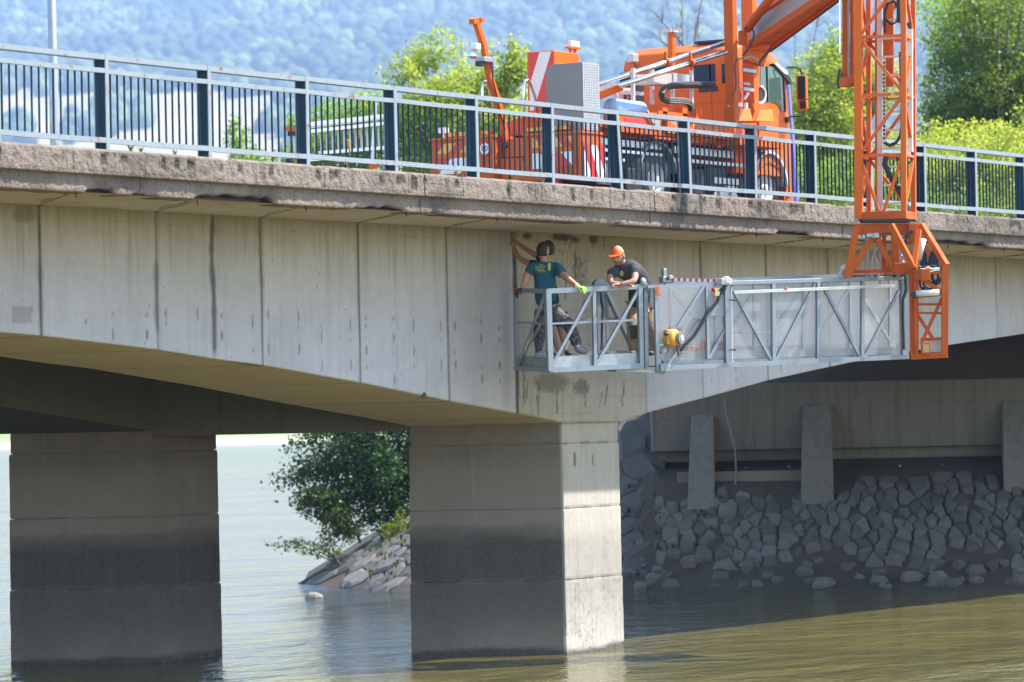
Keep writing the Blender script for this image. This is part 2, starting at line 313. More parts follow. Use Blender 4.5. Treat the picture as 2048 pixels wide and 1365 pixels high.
def ell(px, py, cx, cy, rx, ry, n=0.0, seed=3):
    q = ((px - cx) / rx) ** 2 + ((py - cy) / ry) ** 2
    return np.clip(1.6 - q * 1.5 + (vnoise(px * 0.35, py * 0.35, seed) - 0.5) * 2 * n, 0, 1)
HOLES = [171, 225, 293, 333, 396, 444, 506, 537, 598, 643, 701, 732, 787, 827, 881, 910, 962, 998, 1420, 1470, 1560]
JOINTS = [-15.2, -12.8, -10.4, -8.0, -5.5, -3.07, -0.65, 1.71, 3.63, 7.59, 9.5, 11.8, 14.1, 16.5, 18.8, 21.04, 23.4, 25.8, 28.2, 30.6]
rnd = random.Random(5)
for a, b in zip(JOINTS[:-1], JOINTS[1:]):
    cast = abs(a - 3.63) < 0.01
    nu = int((b - a) / 0.028); us = np.linspace(a + 0.006, b - 0.006, nu)
    us = np.concatenate([[us[0]], us, [us[-1]]]); nz = 84
    tt = np.concatenate([[0], np.linspace(0, 1, nz), [1]])
    U, T = np.meshgrid(us, tt, indexing='ij'); zb = gz(U); Zc = zb + (ZS + 0.012 - zb) * T
    VV = np.full_like(U, 2.2) + rnd.uniform(-0.006, 0.006)
    VV += (fbm(U * 3, Zc * 3, 3, 5) - 0.45) * 0.012
    px, py = npix(np.stack([U, VV, Zc], -1))
    ed = np.minimum(U - a, b - U); st = np.clip(1 - ed / (0.03 + 0.07 * fbm(Zc * 2.2, U * 0 + a, 3, 9)), 0, 1) * 0.7 * np.clip(fbm(Zc * 1.3, U * 4, 3, 2) * 2.2 - 0.35, 0, 1)
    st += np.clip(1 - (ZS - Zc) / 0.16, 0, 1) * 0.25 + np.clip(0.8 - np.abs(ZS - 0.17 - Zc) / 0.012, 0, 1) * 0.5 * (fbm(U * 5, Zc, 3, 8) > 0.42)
    st += 0.2 * np.clip(fbm(U * 9, Zc * 0.5, 3, 31) * 3 - 1.75, 0, 1)
    bl = np.zeros_like(U)
    bl += np.clip(1.3 - ed / 0.012, 0, 1) * (0.35 + 0.5 * fbm(Zc * 4, U, 2, 77))
    for hx in HOLES:
        hu = PV(hx, 650, 2.2).x
        if a < hu < b:
            for k, hz in enumerate((5.22, 5.10, 4.92, 4.74, 4.52, 4.30)):
                j = math.sin(hx * 3.7 + k * 2.3)
                if hz > gz(hu) + 0.1 and j > -0.35: st = np.maximum(st, np.clip(1.5 - ((U - hu) / 0.024) ** 2 - ((Zc - hz - j * 0.03) / (0.035 + 0.045 * (j > 0.55))) ** 2, 0, 1) * (0.65 + 0.3 * j))
    for su, z0, z1, wd, amt in ((-4.21, 4.6, 6.62, 0.075, 1.0), (-3.07, 5.5, 6.62, 0.06, 0.6), (-5.5, 4.9, 6.0, 0.07, 0.75), (-8.0, 4.9, 5.9, 0.06, 0.6), (1.71, 3.9, 5.0, 0.06, 0.35), (3.62, 4.7, 6.62, 0.045, 1.0), (3.35, 3.8, 6.4, 0.16, 0.2), (9.5, 5.5, 6.6, 0.07, 0.8), (11.8, 5.5, 6.6, 0.05, 0.6)):
        cen = su + (fbm(Zc * 1.5, U * 0, 3, int(su * 10) + 50) - 0.45) * 0.10
        m = np.clip(1.4 - np.abs(U - cen) / wd * (1 + 0.8 * (vnoise(Zc * 7, U * 0, 4))), 0, 1) * np.clip((Zc - z0) * 6, 0, 1) * np.clip((z1 - Zc) * 6 + 0.5, 0, 1)
        if amt > 0.9: bl = np.maximum(bl, m * 0.85)
        else: st = np.maximum(st, m * amt * 1.2)
    st = np.maximum(st, ell(px, py, 48, 428, 28, 20, 0.2) * 0.55)
    st = np.maximum(st, ((px > 24) & (px < 64) & (py > 613) & (py < 647)) * 0.42)
    st += rnd.uniform(0, .16) + 0.22 * np.clip(fbm(U * .8, Zc * .8, 4, 141) * 3 - 1.5, 0, 1)
    if cast:
        for cx, cy, rx_, ry_ in ((1053, 472, 10, 7), (1122, 474, 26, 9), (1186, 479, 11, 9), (1092, 484, 4, 4), (1150, 480, 8, 6)):
            m = ell(px, py, cx, cy, rx_, ry_, 0.5, 11); bl = np.maximum(bl, m * 0.95); VV = VV + m * 0.035
        st = np.maximum(st, ell(px, py, 1158, 545, 17, 32, 0.6) * (0.35 + 0.6 * (vnoise(px * 0.8, py * 0.8, 21) > 0.55)))
        st = np.maximum(st, ell(px, py, 1140, 535, 40, 60, 0.8) * 0.8 * (vnoise(px * 0.6, py * 0.4, 22) > 0.72))
        st = np.maximum(st, ell(px, py, 1100, 766, 40, 24, 0.5) * 0.75); st = np.maximum(st, ell(px, py, 1160, 775, 20, 18, 0.9) * 0.8)
        st = np.maximum(st, ell(px, py, 1240, 470, 60, 22, 0.8) * 0.3)
        for dx, y0, y1 in ((1046, 745, 810), (1052, 760, 800), (1072, 790, 815), (1075, 760, 835), (1112, 780, 830), (1168, 760, 815), (1200, 785, 815), (1210, 770, 812), (1243, 760, 812), (1205, 465, 500), (1185, 470, 500), (1140, 470, 490), (1150, 500, 560), (1128, 560, 600)):
            cen = dx + (vnoise(py * 0.12, py * 0, dx) - 0.5) * 5
            bl = np.maximum(bl, np.clip(1.6 - np.abs(px - cen) / 1.2, 0, 1) * (py > y0) * (py < y1) * (0.4 + 0.6 * vnoise(py * 0.3, py * 0 + dx, 5)))
        VV = VV - 0.02
        wv = (Zc / 0.27) % 1.0; VV += np.clip(1 - np.abs(wv - 0.03) / 0.05, 0, 1) * 0.006 + (np.floor(Zc / 0.27) % 3 - 1) * 0.004
    VV[0] += 0.06; VV[-1] += 0.06; VV[:, 0] += 0.05; VV[:, -1] += 0.03
    c = V(((a + b) / 2, 2.2, 5.2)); P = np.stack([U, VV, Zc], -1) - np.array(c)
    put('girder_panel', grid_mesh('girder_panel', P, M['cast' if cast else 'girder'], True, {'stain': np.clip(st, 0, 1), 'black': np.clip(bl, 0, 1)}), c, bridge,
        'board-marked cast section over the pier with spalled dark holes' if cast else None)

def girder(v0, v1, sa, sb, name, lead=0.05):
    ss = np.concatenate([np.arange(sa, sb, 0.4), [4.95, 6.72, sb]]); ss = np.unique(np.sort(ss)); mb = MB()
    ring = []
    for s_ in ss:
        z = float(gz(s_)); ring.append([(s_ - SK * (v - 2.2), v, zz) for v, zz in ((v0, z), (v1, z), (v1, ZS + 0.01), (v0, ZS + 0.01))])
    vs = [p for r in ring for p in r]; fs = []
    for i in range(len(ring) - 1):
        for k in range(4):
            k2 = (k + 1) % 4; fs.append((i * 4 + k, (i + 1) * 4 + k, (i + 1) * 4 + k2, i * 4 + k2))
    fs += [(0, 1, 2, 3), tuple(4 * len(ring) - 4 + j for j in (3, 2, 1, 0))]
    mb.add(vs, fs); return mb.build(name, M['soffit'], bridge)
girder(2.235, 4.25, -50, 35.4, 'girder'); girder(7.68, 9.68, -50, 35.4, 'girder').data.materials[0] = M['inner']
# form-board joints and rust lines on the soffit of the near girder, thin lips of mortar
mb = MB(); rnd = random.Random(8)
for s_ in np.arange(-12.6, 4.4, 2.4):
    for off in (0.0,):
        z = float(gz(s_)) - 0.002
        pts = [V((s_ - SK * t * 2.0 + rnd.uniform(-.01, .01), 2.24 + t * 2.0, z)) for t in np.linspace(0, 1, 9)]
        for p, q in zip(pts[:-1], pts[1:]): mb.bar(p, q, 0.014, 0.006)
mb.build('mortar_lip', M['dark'], bridge, kind='stuff')
mb = MB()
for i, s_ in enumerate((-5.6, -4.0, 1.0)):     # flat rust-brown leak stains on the soffit edge
    for j in range(7):
        a = rnd.uniform(0, .9); l = rnd.uniform(.3, 1.1); z = float(gz(s_ + a)) - 0.003
        mb.bar((s_ + a, 2.26 + j * .025, float(gz(s_ + a)) - 0.002), (s_ + a + l, 2.27 + j * .02, float(gz(s_ + a + l)) - 0.002), 0.02, 0.006)
mb.build('leak_crust', flat('rust_crust', (0.09, 0.05, 0.03)), bridge, kind='stuff')

# deck slab with cantilever soffit, its joints as recessed dark lines
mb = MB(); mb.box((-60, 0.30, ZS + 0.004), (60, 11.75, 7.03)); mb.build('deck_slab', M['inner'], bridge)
nu, nv = 400, 40
U, Vv = np.meshgrid(np.linspace(-20, 26, nu), np.linspace(0.05, 2.26, nv), indexing='ij')
Zz = ZS - 0.002 + 0.006 * (fbm(U * 4, Vv * 4, 3, 4) - 0.5)
stn = 0.6 * np.clip(fbm(U * 1.5, Vv * 3, 4, 12) * 3 - 1.7, 0, 1) + 0.5 * np.clip(1 - (Vv - 0.05) / 0.2, 0, 1)
blk = np.zeros_like(U)
put('cantilever_soffit', grid_mesh('cantilever_soffit', np.stack([U, Vv, Zz], -1)[:, ::-1] - np.array([3, 1.1, ZS]), M['soffit'], True, {'stain': stn[:, ::-1], 'black': blk}), (3, 1.1, ZS), bridge)
mb = MB()
for ju in JOINTS[1:-4]:
    if abs(ju - 3.63) < .01 or abs(ju - 7.59) < .01: continue
    for off, l0, l1 in ((0, 0.0, 0.9), (-0.12, 0.25, 0.6), (0.1, 0.3, 0.95)):
        if off and rnd.random() < .35: continue
        p0 = V((ju + off - 1.85 * l0, 2.2 - 2.0 * l0, ZS - 0.006)); p1 = V((ju + off - 1.85 * l1, 2.2 - 2.0 * l1, ZS - 0.006)); n = 6
        for i in range(n): mb.bar(p0.lerp(p1, i / n), p0.lerp(p1, (i + .8) / n), 0.014 if off == 0 else 0.008, 0.005)
    mb.bar((ju - 1.9, 0.1, ZS - 0.005), (ju - 1.88, 0.1, ZS - 0.07), 0.012, 0.012)
mb.build('joint_line', M['dark'], bridge, kind='stuff')

# edge beam (fascia), cut into cast lengths, with chips, drip cracks and a spalled lower edge
def edge_beam(ua, ub, step, lab=None):
    us = np.arange(ua + 0.004, ub - 0.003, step)
    prof = [(0.34, 7.15), (0.05, 7.165), (0.012, 7.15), (0.0, 7.13)] + [(0.0, z) for z in np.linspace(7.11, 6.87, 13)] + [(0.004, 6.85), (0.02, 6.84), (0.085, 6.838)] + [(0.09, z) for z in np.linspace(6.82, 6.65, 10)] + [(0.094, 6.63), (0.12, 6.60), (0.4, 6.605)]
    pv = np.array([p[0] for p in prof]); pz = np.array([p[1] for p in prof]); nP = len(prof)
    U = np.repeat(us[:, None], nP, 1); Vv = np.repeat(pv[None], len(us), 0); Zz = np.repeat(pz[None], len(us), 0)
    rough = (fbm(U * 14, Zz * 14, 4, 3) - 0.47)
    Vv = Vv + rough * 0.03 * ((pz < 7.14)[None])
    # chips on the top arris
    chip = np.clip(fbm(us * 2.5, us * 0, 4, 14) * 4 - 2.3, 0, 1)[:, None] * ((pz > 7.1) & (pv < 0.1))[None]; Zz = Zz - chip * 0.03; Vv = Vv + chip * 0.03
    # spalls on the bottom arris
    cx, cy = npix(np.stack([us, us * 0, us * 0 + 6.6], -1))
    sp = np.zeros_like(us)
    for x0, x1, amt in ((180, 250, 0.6), (275, 335, 0.5), (400, 570, 0.8), (715, 830, 0.55), (870, 900, 0.35), (1180, 1260, 0.3), (1560, 1640, 0.6), (1860, 1990, 0.8)):
        sp = np.maximum(sp, np.clip((cx - x0) / 12, 0, 1) * np.clip((x1 - cx) / 12, 0, 1) * amt)
    sp = sp * (0.4 + 1.1 * fbm(us * 3.0, us * 0, 4, 41)) + 0.12 * np.clip(fbm(us * 5, us * 0, 4, 43) * 3 - 1.4, 0, 1)
    low = np.clip((6.72 - pz) / 0.12, 0, 1)[None]; m = sp[:, None] * low
    Zz = Zz + m * 0.10; Vv = Vv + m * 0.06
    blk = np.clip(m * 1.6 - 0.4, 0, 1) * (pz < 6.7)[None]
    drip = np.clip(vnoise(U * 7.3, U * 0, 61) * 6 - 4.0, 0, 1) * np.clip((7.12 - Zz) * 20, 0, 1) * np.clip((Zz - 6.88 - 0.12 * vnoise(U * 7.3, U * 0, 62)) * 20, 0, 1)
    drip += np.clip(vnoise(U * 21, U * 0, 63) * 6 - 5.0, 0, 1) * (Zz > 6.86) * 0.7
    st = 0.7 * np.clip(fbm(U * 1.2, Zz * 2, 4, 71) * 3.2 - 1.4, 0, 1) + 0.3 * (vnoise(U * 30, Zz * 30, 72) > .7) + 0.55 * (np.abs(Zz - 6.885) < 0.012) * (vnoise(U * 6, U * 0, 8) > 0.4)
    blk = np.clip(blk + drip * 0.85 + chip * 0.6, 0, 1); Vv = Vv + drip * 0.02
    c = V(((ua + ub) / 2, 0.15, 6.88))
    return put('edge_beam', grid_mesh('edge_beam', (np.stack([U, Vv, Zz], -1) - np.array(c)), M['fascia'], False, {'stain': st, 'black': blk}), c, bridge, lab)
for a, b, s_ in ((-20, -14, .1), (-14, -8.6, .022), (-8.6, -2.2, .022), (-2.2, 4.2, .022), (4.2, 10.6, .022), (10.6, 17.0, .022), (17.0, 23.4, .03), (23.4, 40, .15)): edge_beam(a, b, s_)
mb = MB(); mb.box((-60, 11.75, 6.6), (60, 12.05, 7.16)); mb.build('edge_beam', M['fascia'], bridge)
mb = MB(); mb.box((-60, 0.345, 7.0), (60, 1.2, 7.14)); mb.build('walkway_kerb', M['fascia'], bridge)

# piers: three pours each, very slightly stepped, with a wet skirt
def pier(v0, name_lab, wid=2.05):
    root = put('pier', None, (5.83 - SK * (v0 + 1.0 - 2.2), v0 + 1.0, 0), bridge, name_lab)
    q_ = lambda s_, v, z: (s_ - SK * (v - 2.2), v, z); a_, b_, c_, d_ = 4.99, 6.68, v0 + .04, v0 + wid - .04; core = MB()
    core.hexa([q_(a_, c_, -1.4), q_(b_, c_, -1.4), q_(b_, d_, -1.4), q_(a_, d_, -1.4), q_(a_, c_, 3.63), q_(b_, c_, 3.63), q_(b_, d_, 3.63), q_(a_, d_, 3.63)]); core.build('core', M['dark'], root)
    for z0, z1, g in ((3.32, 3.66, -0.014), (2.30, 3.315, 0.0), (1.18, 2.295, 0.007), (-1.5, 1.175, 0.015)):
        s0, s1 = 4.95 - g, 6.72 + g; w0, w1 = v0 - g * 0.5, v0 + wid + g; n = 46; nz = max(4, int((z1 - z0) / 0.04))
        cs = [(s0 - SK * (w0 - 2.2), w0), (s1 - SK * (w0 - 2.2), w0), (s1 - SK * (w1 - 2.2), w1), (s0 - SK * (w1 - 2.2), w1)]
        ring = []
        for k in range(4):
            a, b = cs[k], cs[(k + 1) % 4]
            for i in range(n): t = i / n; t = 0.004 if i == 0 else t; ring.append((a[0] * (1 - t) + b[0] * t, a[1] * (1 - t) + b[1] * t))
        ring = np.array(ring); cen = ring.mean(0); zs = np.linspace(z0, z1, nz); L = len(ring)
        Pp = np.zeros((nz, L, 3))
        for i, z in enumerate(zs):
            sc_ = 1 - (0.006 if i in (0, nz - 1) else 0); rr = cen + (ring - cen) * sc_
            k_ = (fbm(np.arange(L) * 0.3, np.full(L, z * 4), 3, 17) - 0.45) * (0.025 if z0 < 1 else 0.01)
            dv = (ring - cen) / np.linalg.norm(ring - cen, axis=1)[:, None]; rr = rr + dv * k_[:, None] * (0 if i in (0, nz - 1) else 1)
            Pp[i, :, :2] = rr; Pp[i, :, 2] = z
        idx = np.arange(nz * L).reshape(nz, L); idn = np.roll(idx, -1, 1)
        f = np.stack([idx[:-1], idn[:-1], idn[1:], idx[1:]], -1).reshape(-1, 4)
        zz = Pp[..., 2]; uu = Pp[..., 0] * 3 + Pp[..., 1] * 5
        st = 0.5 * np.clip(1 - np.minimum(zz - z0, z1 - zz) / 0.03, 0, 1) * (fbm(uu * 3, zz * 0, 3, 3) > 0.4)
        bl = np.zeros_like(zz)
        for (ux, uz, l) in ((1149, 920, .10), (1186, 920, .10)):
            pp = PV(ux, uz, v0)
            if v0 < 3: bl = np.maximum(bl, (np.abs(Pp[..., 0] - pp.x) < 0.028) * (np.abs(zz - pp.z) < l) * (np.abs(Pp[..., 1] - v0) < .1) * 0.75)
        st = st + 0.3 * np.clip(fbm(uu * 2.3, zz * 0.7, 4, 88) * 3 - 1.6, 0, 1)
        side = (np.arange(L) >= (n if v0 < 3 else -1))[None] * np.ones_like(zz)  # marks the faces painted as shaded: all but the front, whole far pier
        st = st + 0.0 * side * (0.6 + 0.8 * fbm(uu * 0.8, zz * 0.6, 3, 55))
        if z0 < 0: st = st + 0.4 * (vnoise(uu * 13, zz * 40, 90) > 0.68) * (fbm(uu * 1.5, zz * 3, 3, 91) > .42) * (Pp[..., 1] < v0 + .03)
        c = V((cen[0], cen[1], (z0 + z1) / 2)); Vt = Pp.reshape(-1, 3) - np.array(c)
        top = len(Vt); extra = np.array([[ring[0][0], ring[0][1], z1], [ring[n][0], ring[n][1], z1], [ring[2 * n][0], ring[2 * n][1], z1], [ring[3 * n][0], ring[3 * n][1], z1]]) - np.array(c)
        Vt = np.vstack([Vt, extra]); f = np.vstack([f, [[top, top + 1, top + 2, top + 3]]])
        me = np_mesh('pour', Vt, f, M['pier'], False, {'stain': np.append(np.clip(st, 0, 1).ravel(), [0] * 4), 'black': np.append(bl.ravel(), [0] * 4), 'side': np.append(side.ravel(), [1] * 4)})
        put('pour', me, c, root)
    return root
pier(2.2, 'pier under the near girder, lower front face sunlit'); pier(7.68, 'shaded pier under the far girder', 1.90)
mb = MB(); q = lambda s_, v, z: (s_ - SK * (v - 2.2), v, z)
mb.hexa([q(4.99, 4.255, 3.56), q(6.68, 4.255, 3.56), q(6.68, 7.67, 3.56), q(4.99, 7.67, 3.56), q(4.99, 4.255, 6.62), q(6.68, 4.255, 6.62), q(6.68, 7.67, 6.62), q(4.99, 7.67, 6.62)])
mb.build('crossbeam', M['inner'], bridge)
mb = MB()   # rubble caught in the girder edge
mb.ball((1.02, 2.2, 4.10), (0.055, 0.03, 0.045), 7, 5); mb.ball((0.97, 2.19, 4.08), 0.03, 6, 4)
mb.build('loose_mortar_lump', flat('mortar_lump', (0.10, 0.06, 0.04)), bridge)

# ================================================================ RAILING
railing = thing('bridge_railing', (4.0, 0.15, 7.16), 'blue-grey painted steel railing with rust spots along the near edge of the bridge', 'railing')
POSTS = [-13.55, -11.4, -9.28, -7.14, -4.94, -2.81, -0.72, 1.34, 3.32, 5.44, 7.56, 9.62, 11.67, 13.7, 15.74, 17.8, 19.9, 22.0]
mb = MB(); mb.box((-0.018, -0.085, -0.02), (0.018, 0.085, 1.13)); mb.cm = 1; mb.box((-0.034, -0.092, -0.02), (0.034, -0.078, 1.13)); mb.box((-0.034, 0.078, -0.02), (0.034, 0.092, 1.13))
post_me = mb.mesh('post', [M['rail'], M['railtop']], (0, 0, 0))
rnd = random.Random(3)
for u in POSTS:
    lean = rnd.uniform(-.008, .012) + (-0.075 if abs(u - 3.32) < .1 else 0) + (-0.03 if abs(u - 5.44) < .1 else 0)
    put('post', post_me, (u, 0.15, 7.16), railing, 'leaning post' if lean < -0.05 else None, rot=(0, lean, 0))
for nm, z0, z1, v0, v1 in (('handrail', 8.285, 8.35, 0.085, 0.215), ('upper_rail', 8.115, 8.175, 0.06, 0.11), ('lower_rail', 7.245, 7.31, 0.06, 0.11)):
    for a, b in zip(POSTS[:-1], POSTS[1:]):
        dz = rnd.uniform(-.004, .004); mb = MB(); n = 6
        for i in range(n):
            f0, f1 = i / n, (i + 1) / n; sag = 0.006 * (1 if nm != 'handrail' else .4)
            ua, ub = a + .004 + (b - a - .008) * f0, a + .004 + (b - a - .008) * f1
            za, zb = -sag * 4 * f0 * (1 - f0) + dz, -sag * 4 * f1 * (1 - f1) + dz
            mb.hexa([(ua, v0, z0 + za), (ub, v0, z0 + zb), (ub, v1, z0 + zb), (ua, v1, z0 + za), (ua, v0, z1 + za), (ub, v0, z1 + zb), (ub, v1, z1 + zb), (ua, v1, z1 + za)])
        mb.build(nm, M['railtop'], railing)
mb = MB(); mb.box((-0.005, -0.013, 0), (0.005, 0.013, 0.83)); bal_me = mb.mesh('baluster', M['rail'], (0, 0, 0))
for a, b in zip(POSTS[:-1], POSTS[1:]):
    for k in range(1, 15):
        put('baluster', bal_me, (a + (b - a) * k / 15 + rnd.uniform(-.004, .004), 0.125, 7.30), railing, rot=(rnd.uniform(-.004, .004), rnd.uniform(-.010, .010) + (0.02 if rnd.random() < .05 else 0) + (-0.05 if 3.3 < a + (b - a) * k / 15 < 5.4 else 0), rnd.uniform(-.1, .1)))

# ================================================================ LAMP POST on the far kerb
lp = thing('street_lamp', (3.07, 10.7, 7.0), 'tall grey tapering lamp post standing on the far side of the bridge', 'street lamp')
mb = MB(); mb.tube([(3.07, 10.7, 7.0), (3.05, 10.7, 8.2), (3.0, 10.7, 14.5)], [0.085, 0.078, 0.06], 16); mb.build('mast', M['galv'], lp, smooth=True)
mb = MB(); mb.tube([(3.0, 10.7, 14.48), (3.0, 10.4, 14.9), (3.0, 9.6, 15.1)], 0.035, 8); mb.build('bracket', M['lightgrey'], lp)
mb = MB(); mb.box((2.86, 9.0, 15.02), (3.14, 9.65, 15.16)); mb.build('lamp_head', M['lightgrey'], lp, bevel=.03)
mb = MB(); mb.box((2.9, 9.05, 15.0), (3.1, 9.5, 15.018)); mb.build('lens', M['white'], lp)
mb = MB(); mb.box((2.95, 10.58, 7.0), (3.19, 10.82, 7.03)); mb.build('base_plate', M['grey'], lp)

# ================================================================ WATER
s = NT('lake_water'); p = s.pos()
rot = math.atan2(R_.y, R_.x)
w1 = s.noise(s.mapped(p, (1, 1, 1), rot), 1.0, 2); 
vm = s.mapped(p, (0.55, 1.0, 1), -rot)
n1 = s.noise(vm, 1.1, 4, 0.6, 0.5); n2 = s.noise(s.mapped(p, (0.8, 1.3, 1), -rot + 0.35), 4.0, 3, 0.6, 0.3); n3 = s.noise(s.mapped(p, (0.25, 0.8, 1), -rot - .2), 0.8, 2)
calm = s.ramp(s.noise(s.mapped(p, (0.05, 0.12, 1), -rot), 1.0, 3), 0.35, 0.65, 0.35, 1.0)
h = s.math('ADD', s.math('MULTIPLY', n1, 1.0), s.math('ADD', s.math('MULTIPLY', n2, 0.38), s.math('MULTIPLY', n3, 1.2)))
h = s.math('MULTIPLY', h, calm)
s.set(s.b.inputs['Normal'], s.bump(h, 1.0, 0.20))
dz = s.n('VectorMath', operation='DOT_PRODUCT'); s.t.links.new(p, dz.inputs[0]); dz.inputs[1].default_value = tuple(D_ * .6 - R_ * .8)
openw = s.ramp(s.math('ADD', dz.outputs['Value'], s.ramp(s.noise(p, 0.12, 3), 0.2, 0.8, -5, 5)), 4, 20)
c = s.mix(s.ramp(s.noise(p, 0.35, 3), 0.3, 0.7), (0.105, 0.090, 0.026), (0.140, 0.121, 0.034)); c = s.mix(openw, c, (0.022, 0.030, 0.036))
s.set(s.b.inputs['Base Color'], c); s.b.inputs['Roughness'].default_value = 0.06; s.b.inputs['IOR'].default_value = 1.42; s.b.inputs['Specular IOR Level'].default_value = 0.5
M['water'] = s.mat
mb = MB(); mb.add([XZ(-700, -60), XZ(700, -60), XZ(700, 790), XZ(-700, 790)], [(0, 1, 2, 3)])
o = mb.build('lake_water', M['water'], kind='structure', c=V((0, 0, 0)))

# ================================================================ NEAR RIVERBANK
SHORE = [(60, 70), (24, 79), (10.6, 83), (2.42, 85.8), (-2.13, 86.5), (-4.0, 90.2), (-4.95, 92.6), (-5.2, 100), (-4.5, 125), (0, 170), (30, 240), (120, 300)]
def shore_d(X, Zd):
    X = np.asarray(X, float); Zd = np.asarray(Zd, float); best = np.full(X.shape, 1e9); sgn = np.ones(X.shape)
    for (ax, az), (bx, bz) in zip(SHORE[:-1], SHORE[1:]):
        dx, dz = bx - ax, bz - az; L2 = dx * dx + dz * dz
        t = np.clip(((X - ax) * dx + (Zd - az) * dz) / L2, 0, 1); qx, qz = X - ax - t * dx, Zd - az - t * dz
        d = np.hypot(qx, qz); side = np.sign(dx * qz - dz * qx); m = d < best; best = np.where(m, d, best); sgn = np.where(m, -side, sgn)
    return best * sgn   # positive on land
def bank_h(X, Zd):
    d = shore_d(X, Zd); X = np.asarray(X, float); Zd = np.asarray(Zd, float)
    k = np.clip((X + 1) / 3, 0, 1); s1 = np.where(d < 1.2, 0.30 * d + (1 - k) * d * .25, 0.36 + (1 - k) * .3 + (d - 1.2) * (0.62 + .38 * k))
    lim = np.where(X > 3.0, np.clip(2.05 + (Zd - 88.9) * 3.0, 2.05, 6.4), 6.4) + np.clip((2.7 - X), 0, 1) * 3
    lim = np.minimum(lim, 6.4)
    lim = np.where((X > 3.0) & (Zd < 89.6), 2.05, lim)
    lim = lim + np.where((X > 3.0) & (Zd < 90.5), .5 * np.clip((Zd - 87.9) / 1.1, 0, 1), 0); zs_ = np.interp(X, [2.42, 10.6, 24], [85.8, 83, 79]); s2 = np.where(d < 1.1, .28 * d, .31 + 1.74 * np.clip((Zd - zs_ - 1.1) / (87.9 - zs_ - 1.1), 0, 1)) + .5 * np.clip((Zd - 87.9) / 1.1, 0, 1); s1 = np.where((X > 3.0) & (Zd < 89.6), s2, s1)
    return np.minimum(s1, lim) + (fbm(X * 0.9, Zd * 0.9, 3, 7) - 0.47) * 0.16 * np.clip(d, 0, 1)
def bank_pt(X, Zd, up=0.0): return XZ(X, Zd, float(bank_h(X, Zd)) + up)
sgnchk = float(shore_d(np.array(5.0), np.array(95.0)))
if sgnchk < 0:
    _sd = shore_d; shore_d = lambda X, Zd: -_sd(X, Zd)
Xs = np.concatenate([np.arange(-9, 26, 0.3), np.arange(26, 120, 6)]); Zs_ = np.concatenate([np.arange(78, 100, 0.3), np.arange(100, 300, 5)])
GX, GZd = np.meshgrid(Xs, Zs_, indexing='ij'); GH = np.maximum(bank_h(GX, GZd), -1.2)
P = np.stack([D_.x * (GZd - 57.5) + R_.x * GX, D_.y * (GZd - 57.5) + R_.y * GX, GH], -1)
bank_o = put('riverbank', grid_mesh('riverbank', P, M['soil'], True), (0, 0, 0), kind='structure')

# stones: fitted cells (jittered grid, clipped by bisectors) and loose boulders at the waterline
def clip(poly, m, nrm):
    out = []
    for i in range(len(poly)):
        a, b = poly[i], poly[(i + 1) % len(poly)]; da = (a[0] - m[0]) * nrm[0] + (a[1] - m[1]) * nrm[1]; db = (b[0] - m[0]) * nrm[0] + (b[1] - m[1]) * nrm[1]
        if da <= 0: out.append(a)
        if (da < 0 < db) or (db < 0 < da):
            t = da / (da - db); out.append((a[0] + (b[0] - a[0]) * t, a[1] + (b[1] - a[1]) * t))
    return out
def stone_cells(x0, x1, z0, z1, sx, sz, rnd):
    nx, nz = int((x1 - x0) / sx), int((z1 - z0) / sz)
    S = {(i, j): (x0 + (i + .5 + (.5 if j % 2 else 0) + rnd.uniform(-.38, .38)) * sx, z0 + (j + .5 + rnd.uniform(-.36, .36)) * sz) for i in range(nx) for j in range(nz)}
    for (i, j), c in S.items():
        poly = [(c[0] - sx * 1.3, c[1] - sz * 1.3), (c[0] + sx * 1.3, c[1] - sz * 1.3), (c[0] + sx * 1.3, c[1] + sz * 1.3), (c[0] - sx * 1.3, c[1] + sz * 1.3)]
        for a in (-2, -1, 0, 1, 2):
            for b in (-2, -1, 0, 1, 2):
                q = S.get((i + a, j + b))
                if q and (a or b): poly = clip(poly, ((c[0] + q[0]) / 2, (c[1] + q[1]) / 2), (q[0] - c[0], q[1] - c[1]))
        if len(poly) >= 3: yield c, poly
def stone_geo(c, poly, rnd, gap=0.93, hh=0.10, tilt=0.10, zmap=None):
    if zmap: poly = [(x, zmap(x, z)) for x, z in poly]; c = (c[0], zmap(*c))
    n = len(poly); tx, tz = rnd.uniform(-tilt, tilt), rnd.uniform(-tilt, tilt); lift = rnd.uniform(-0.03, 0.04); g2 = rnd.uniform(.5, .76)
    def pt(x, z, up): return bank_pt(x, z, up + (x - c[0]) * tx + (z - c[1]) * tz + lift)
    r = []
    for g, up, jt in ((gap, -0.12, 0), (gap, hh * .35, .015), (g2, hh, .02)):
        r.append([pt(c[0] + (x - c[0]) * g + rnd.uniform(-jt, jt), c[1] + (z - c[1]) * g + rnd.uniform(-jt, jt), up + rnd.uniform(-jt, jt)) for x, z in poly])
    vs = [q for k in r for q in k]; fs = []
    for k in range(2):
        for i in range(n): j = (i + 1) % n; fs.append((k * n + i, k * n + j, (k + 1) * n + j, (k + 1) * n + i))
    fs.append(tuple(range(2 * n, 3 * n)))
    a, b, cc = vs[2 * n], vs[2 * n + 1], vs[2 * n + 2]
    if (b - a).cross(cc - b).z < 0: fs = [f[::-1] for f in fs]
    return vs, fs
rnd = random.Random(12); stones = []
def vis(X, Zd, z=1.0):
    x, y = npix(np.array(XZ(X, Zd, z))); return -20 < x < 2080 and not (850 < x < 1225)
zm = lambda x, z: float(np.interp(x, [2.42, 10.6, 24], [85.8, 83, 79])) + 1.0 + z / 2.1 * (88.1 - float(np.interp(x, [2.42, 10.6, 24], [85.8, 83, 79])) - 1.0)
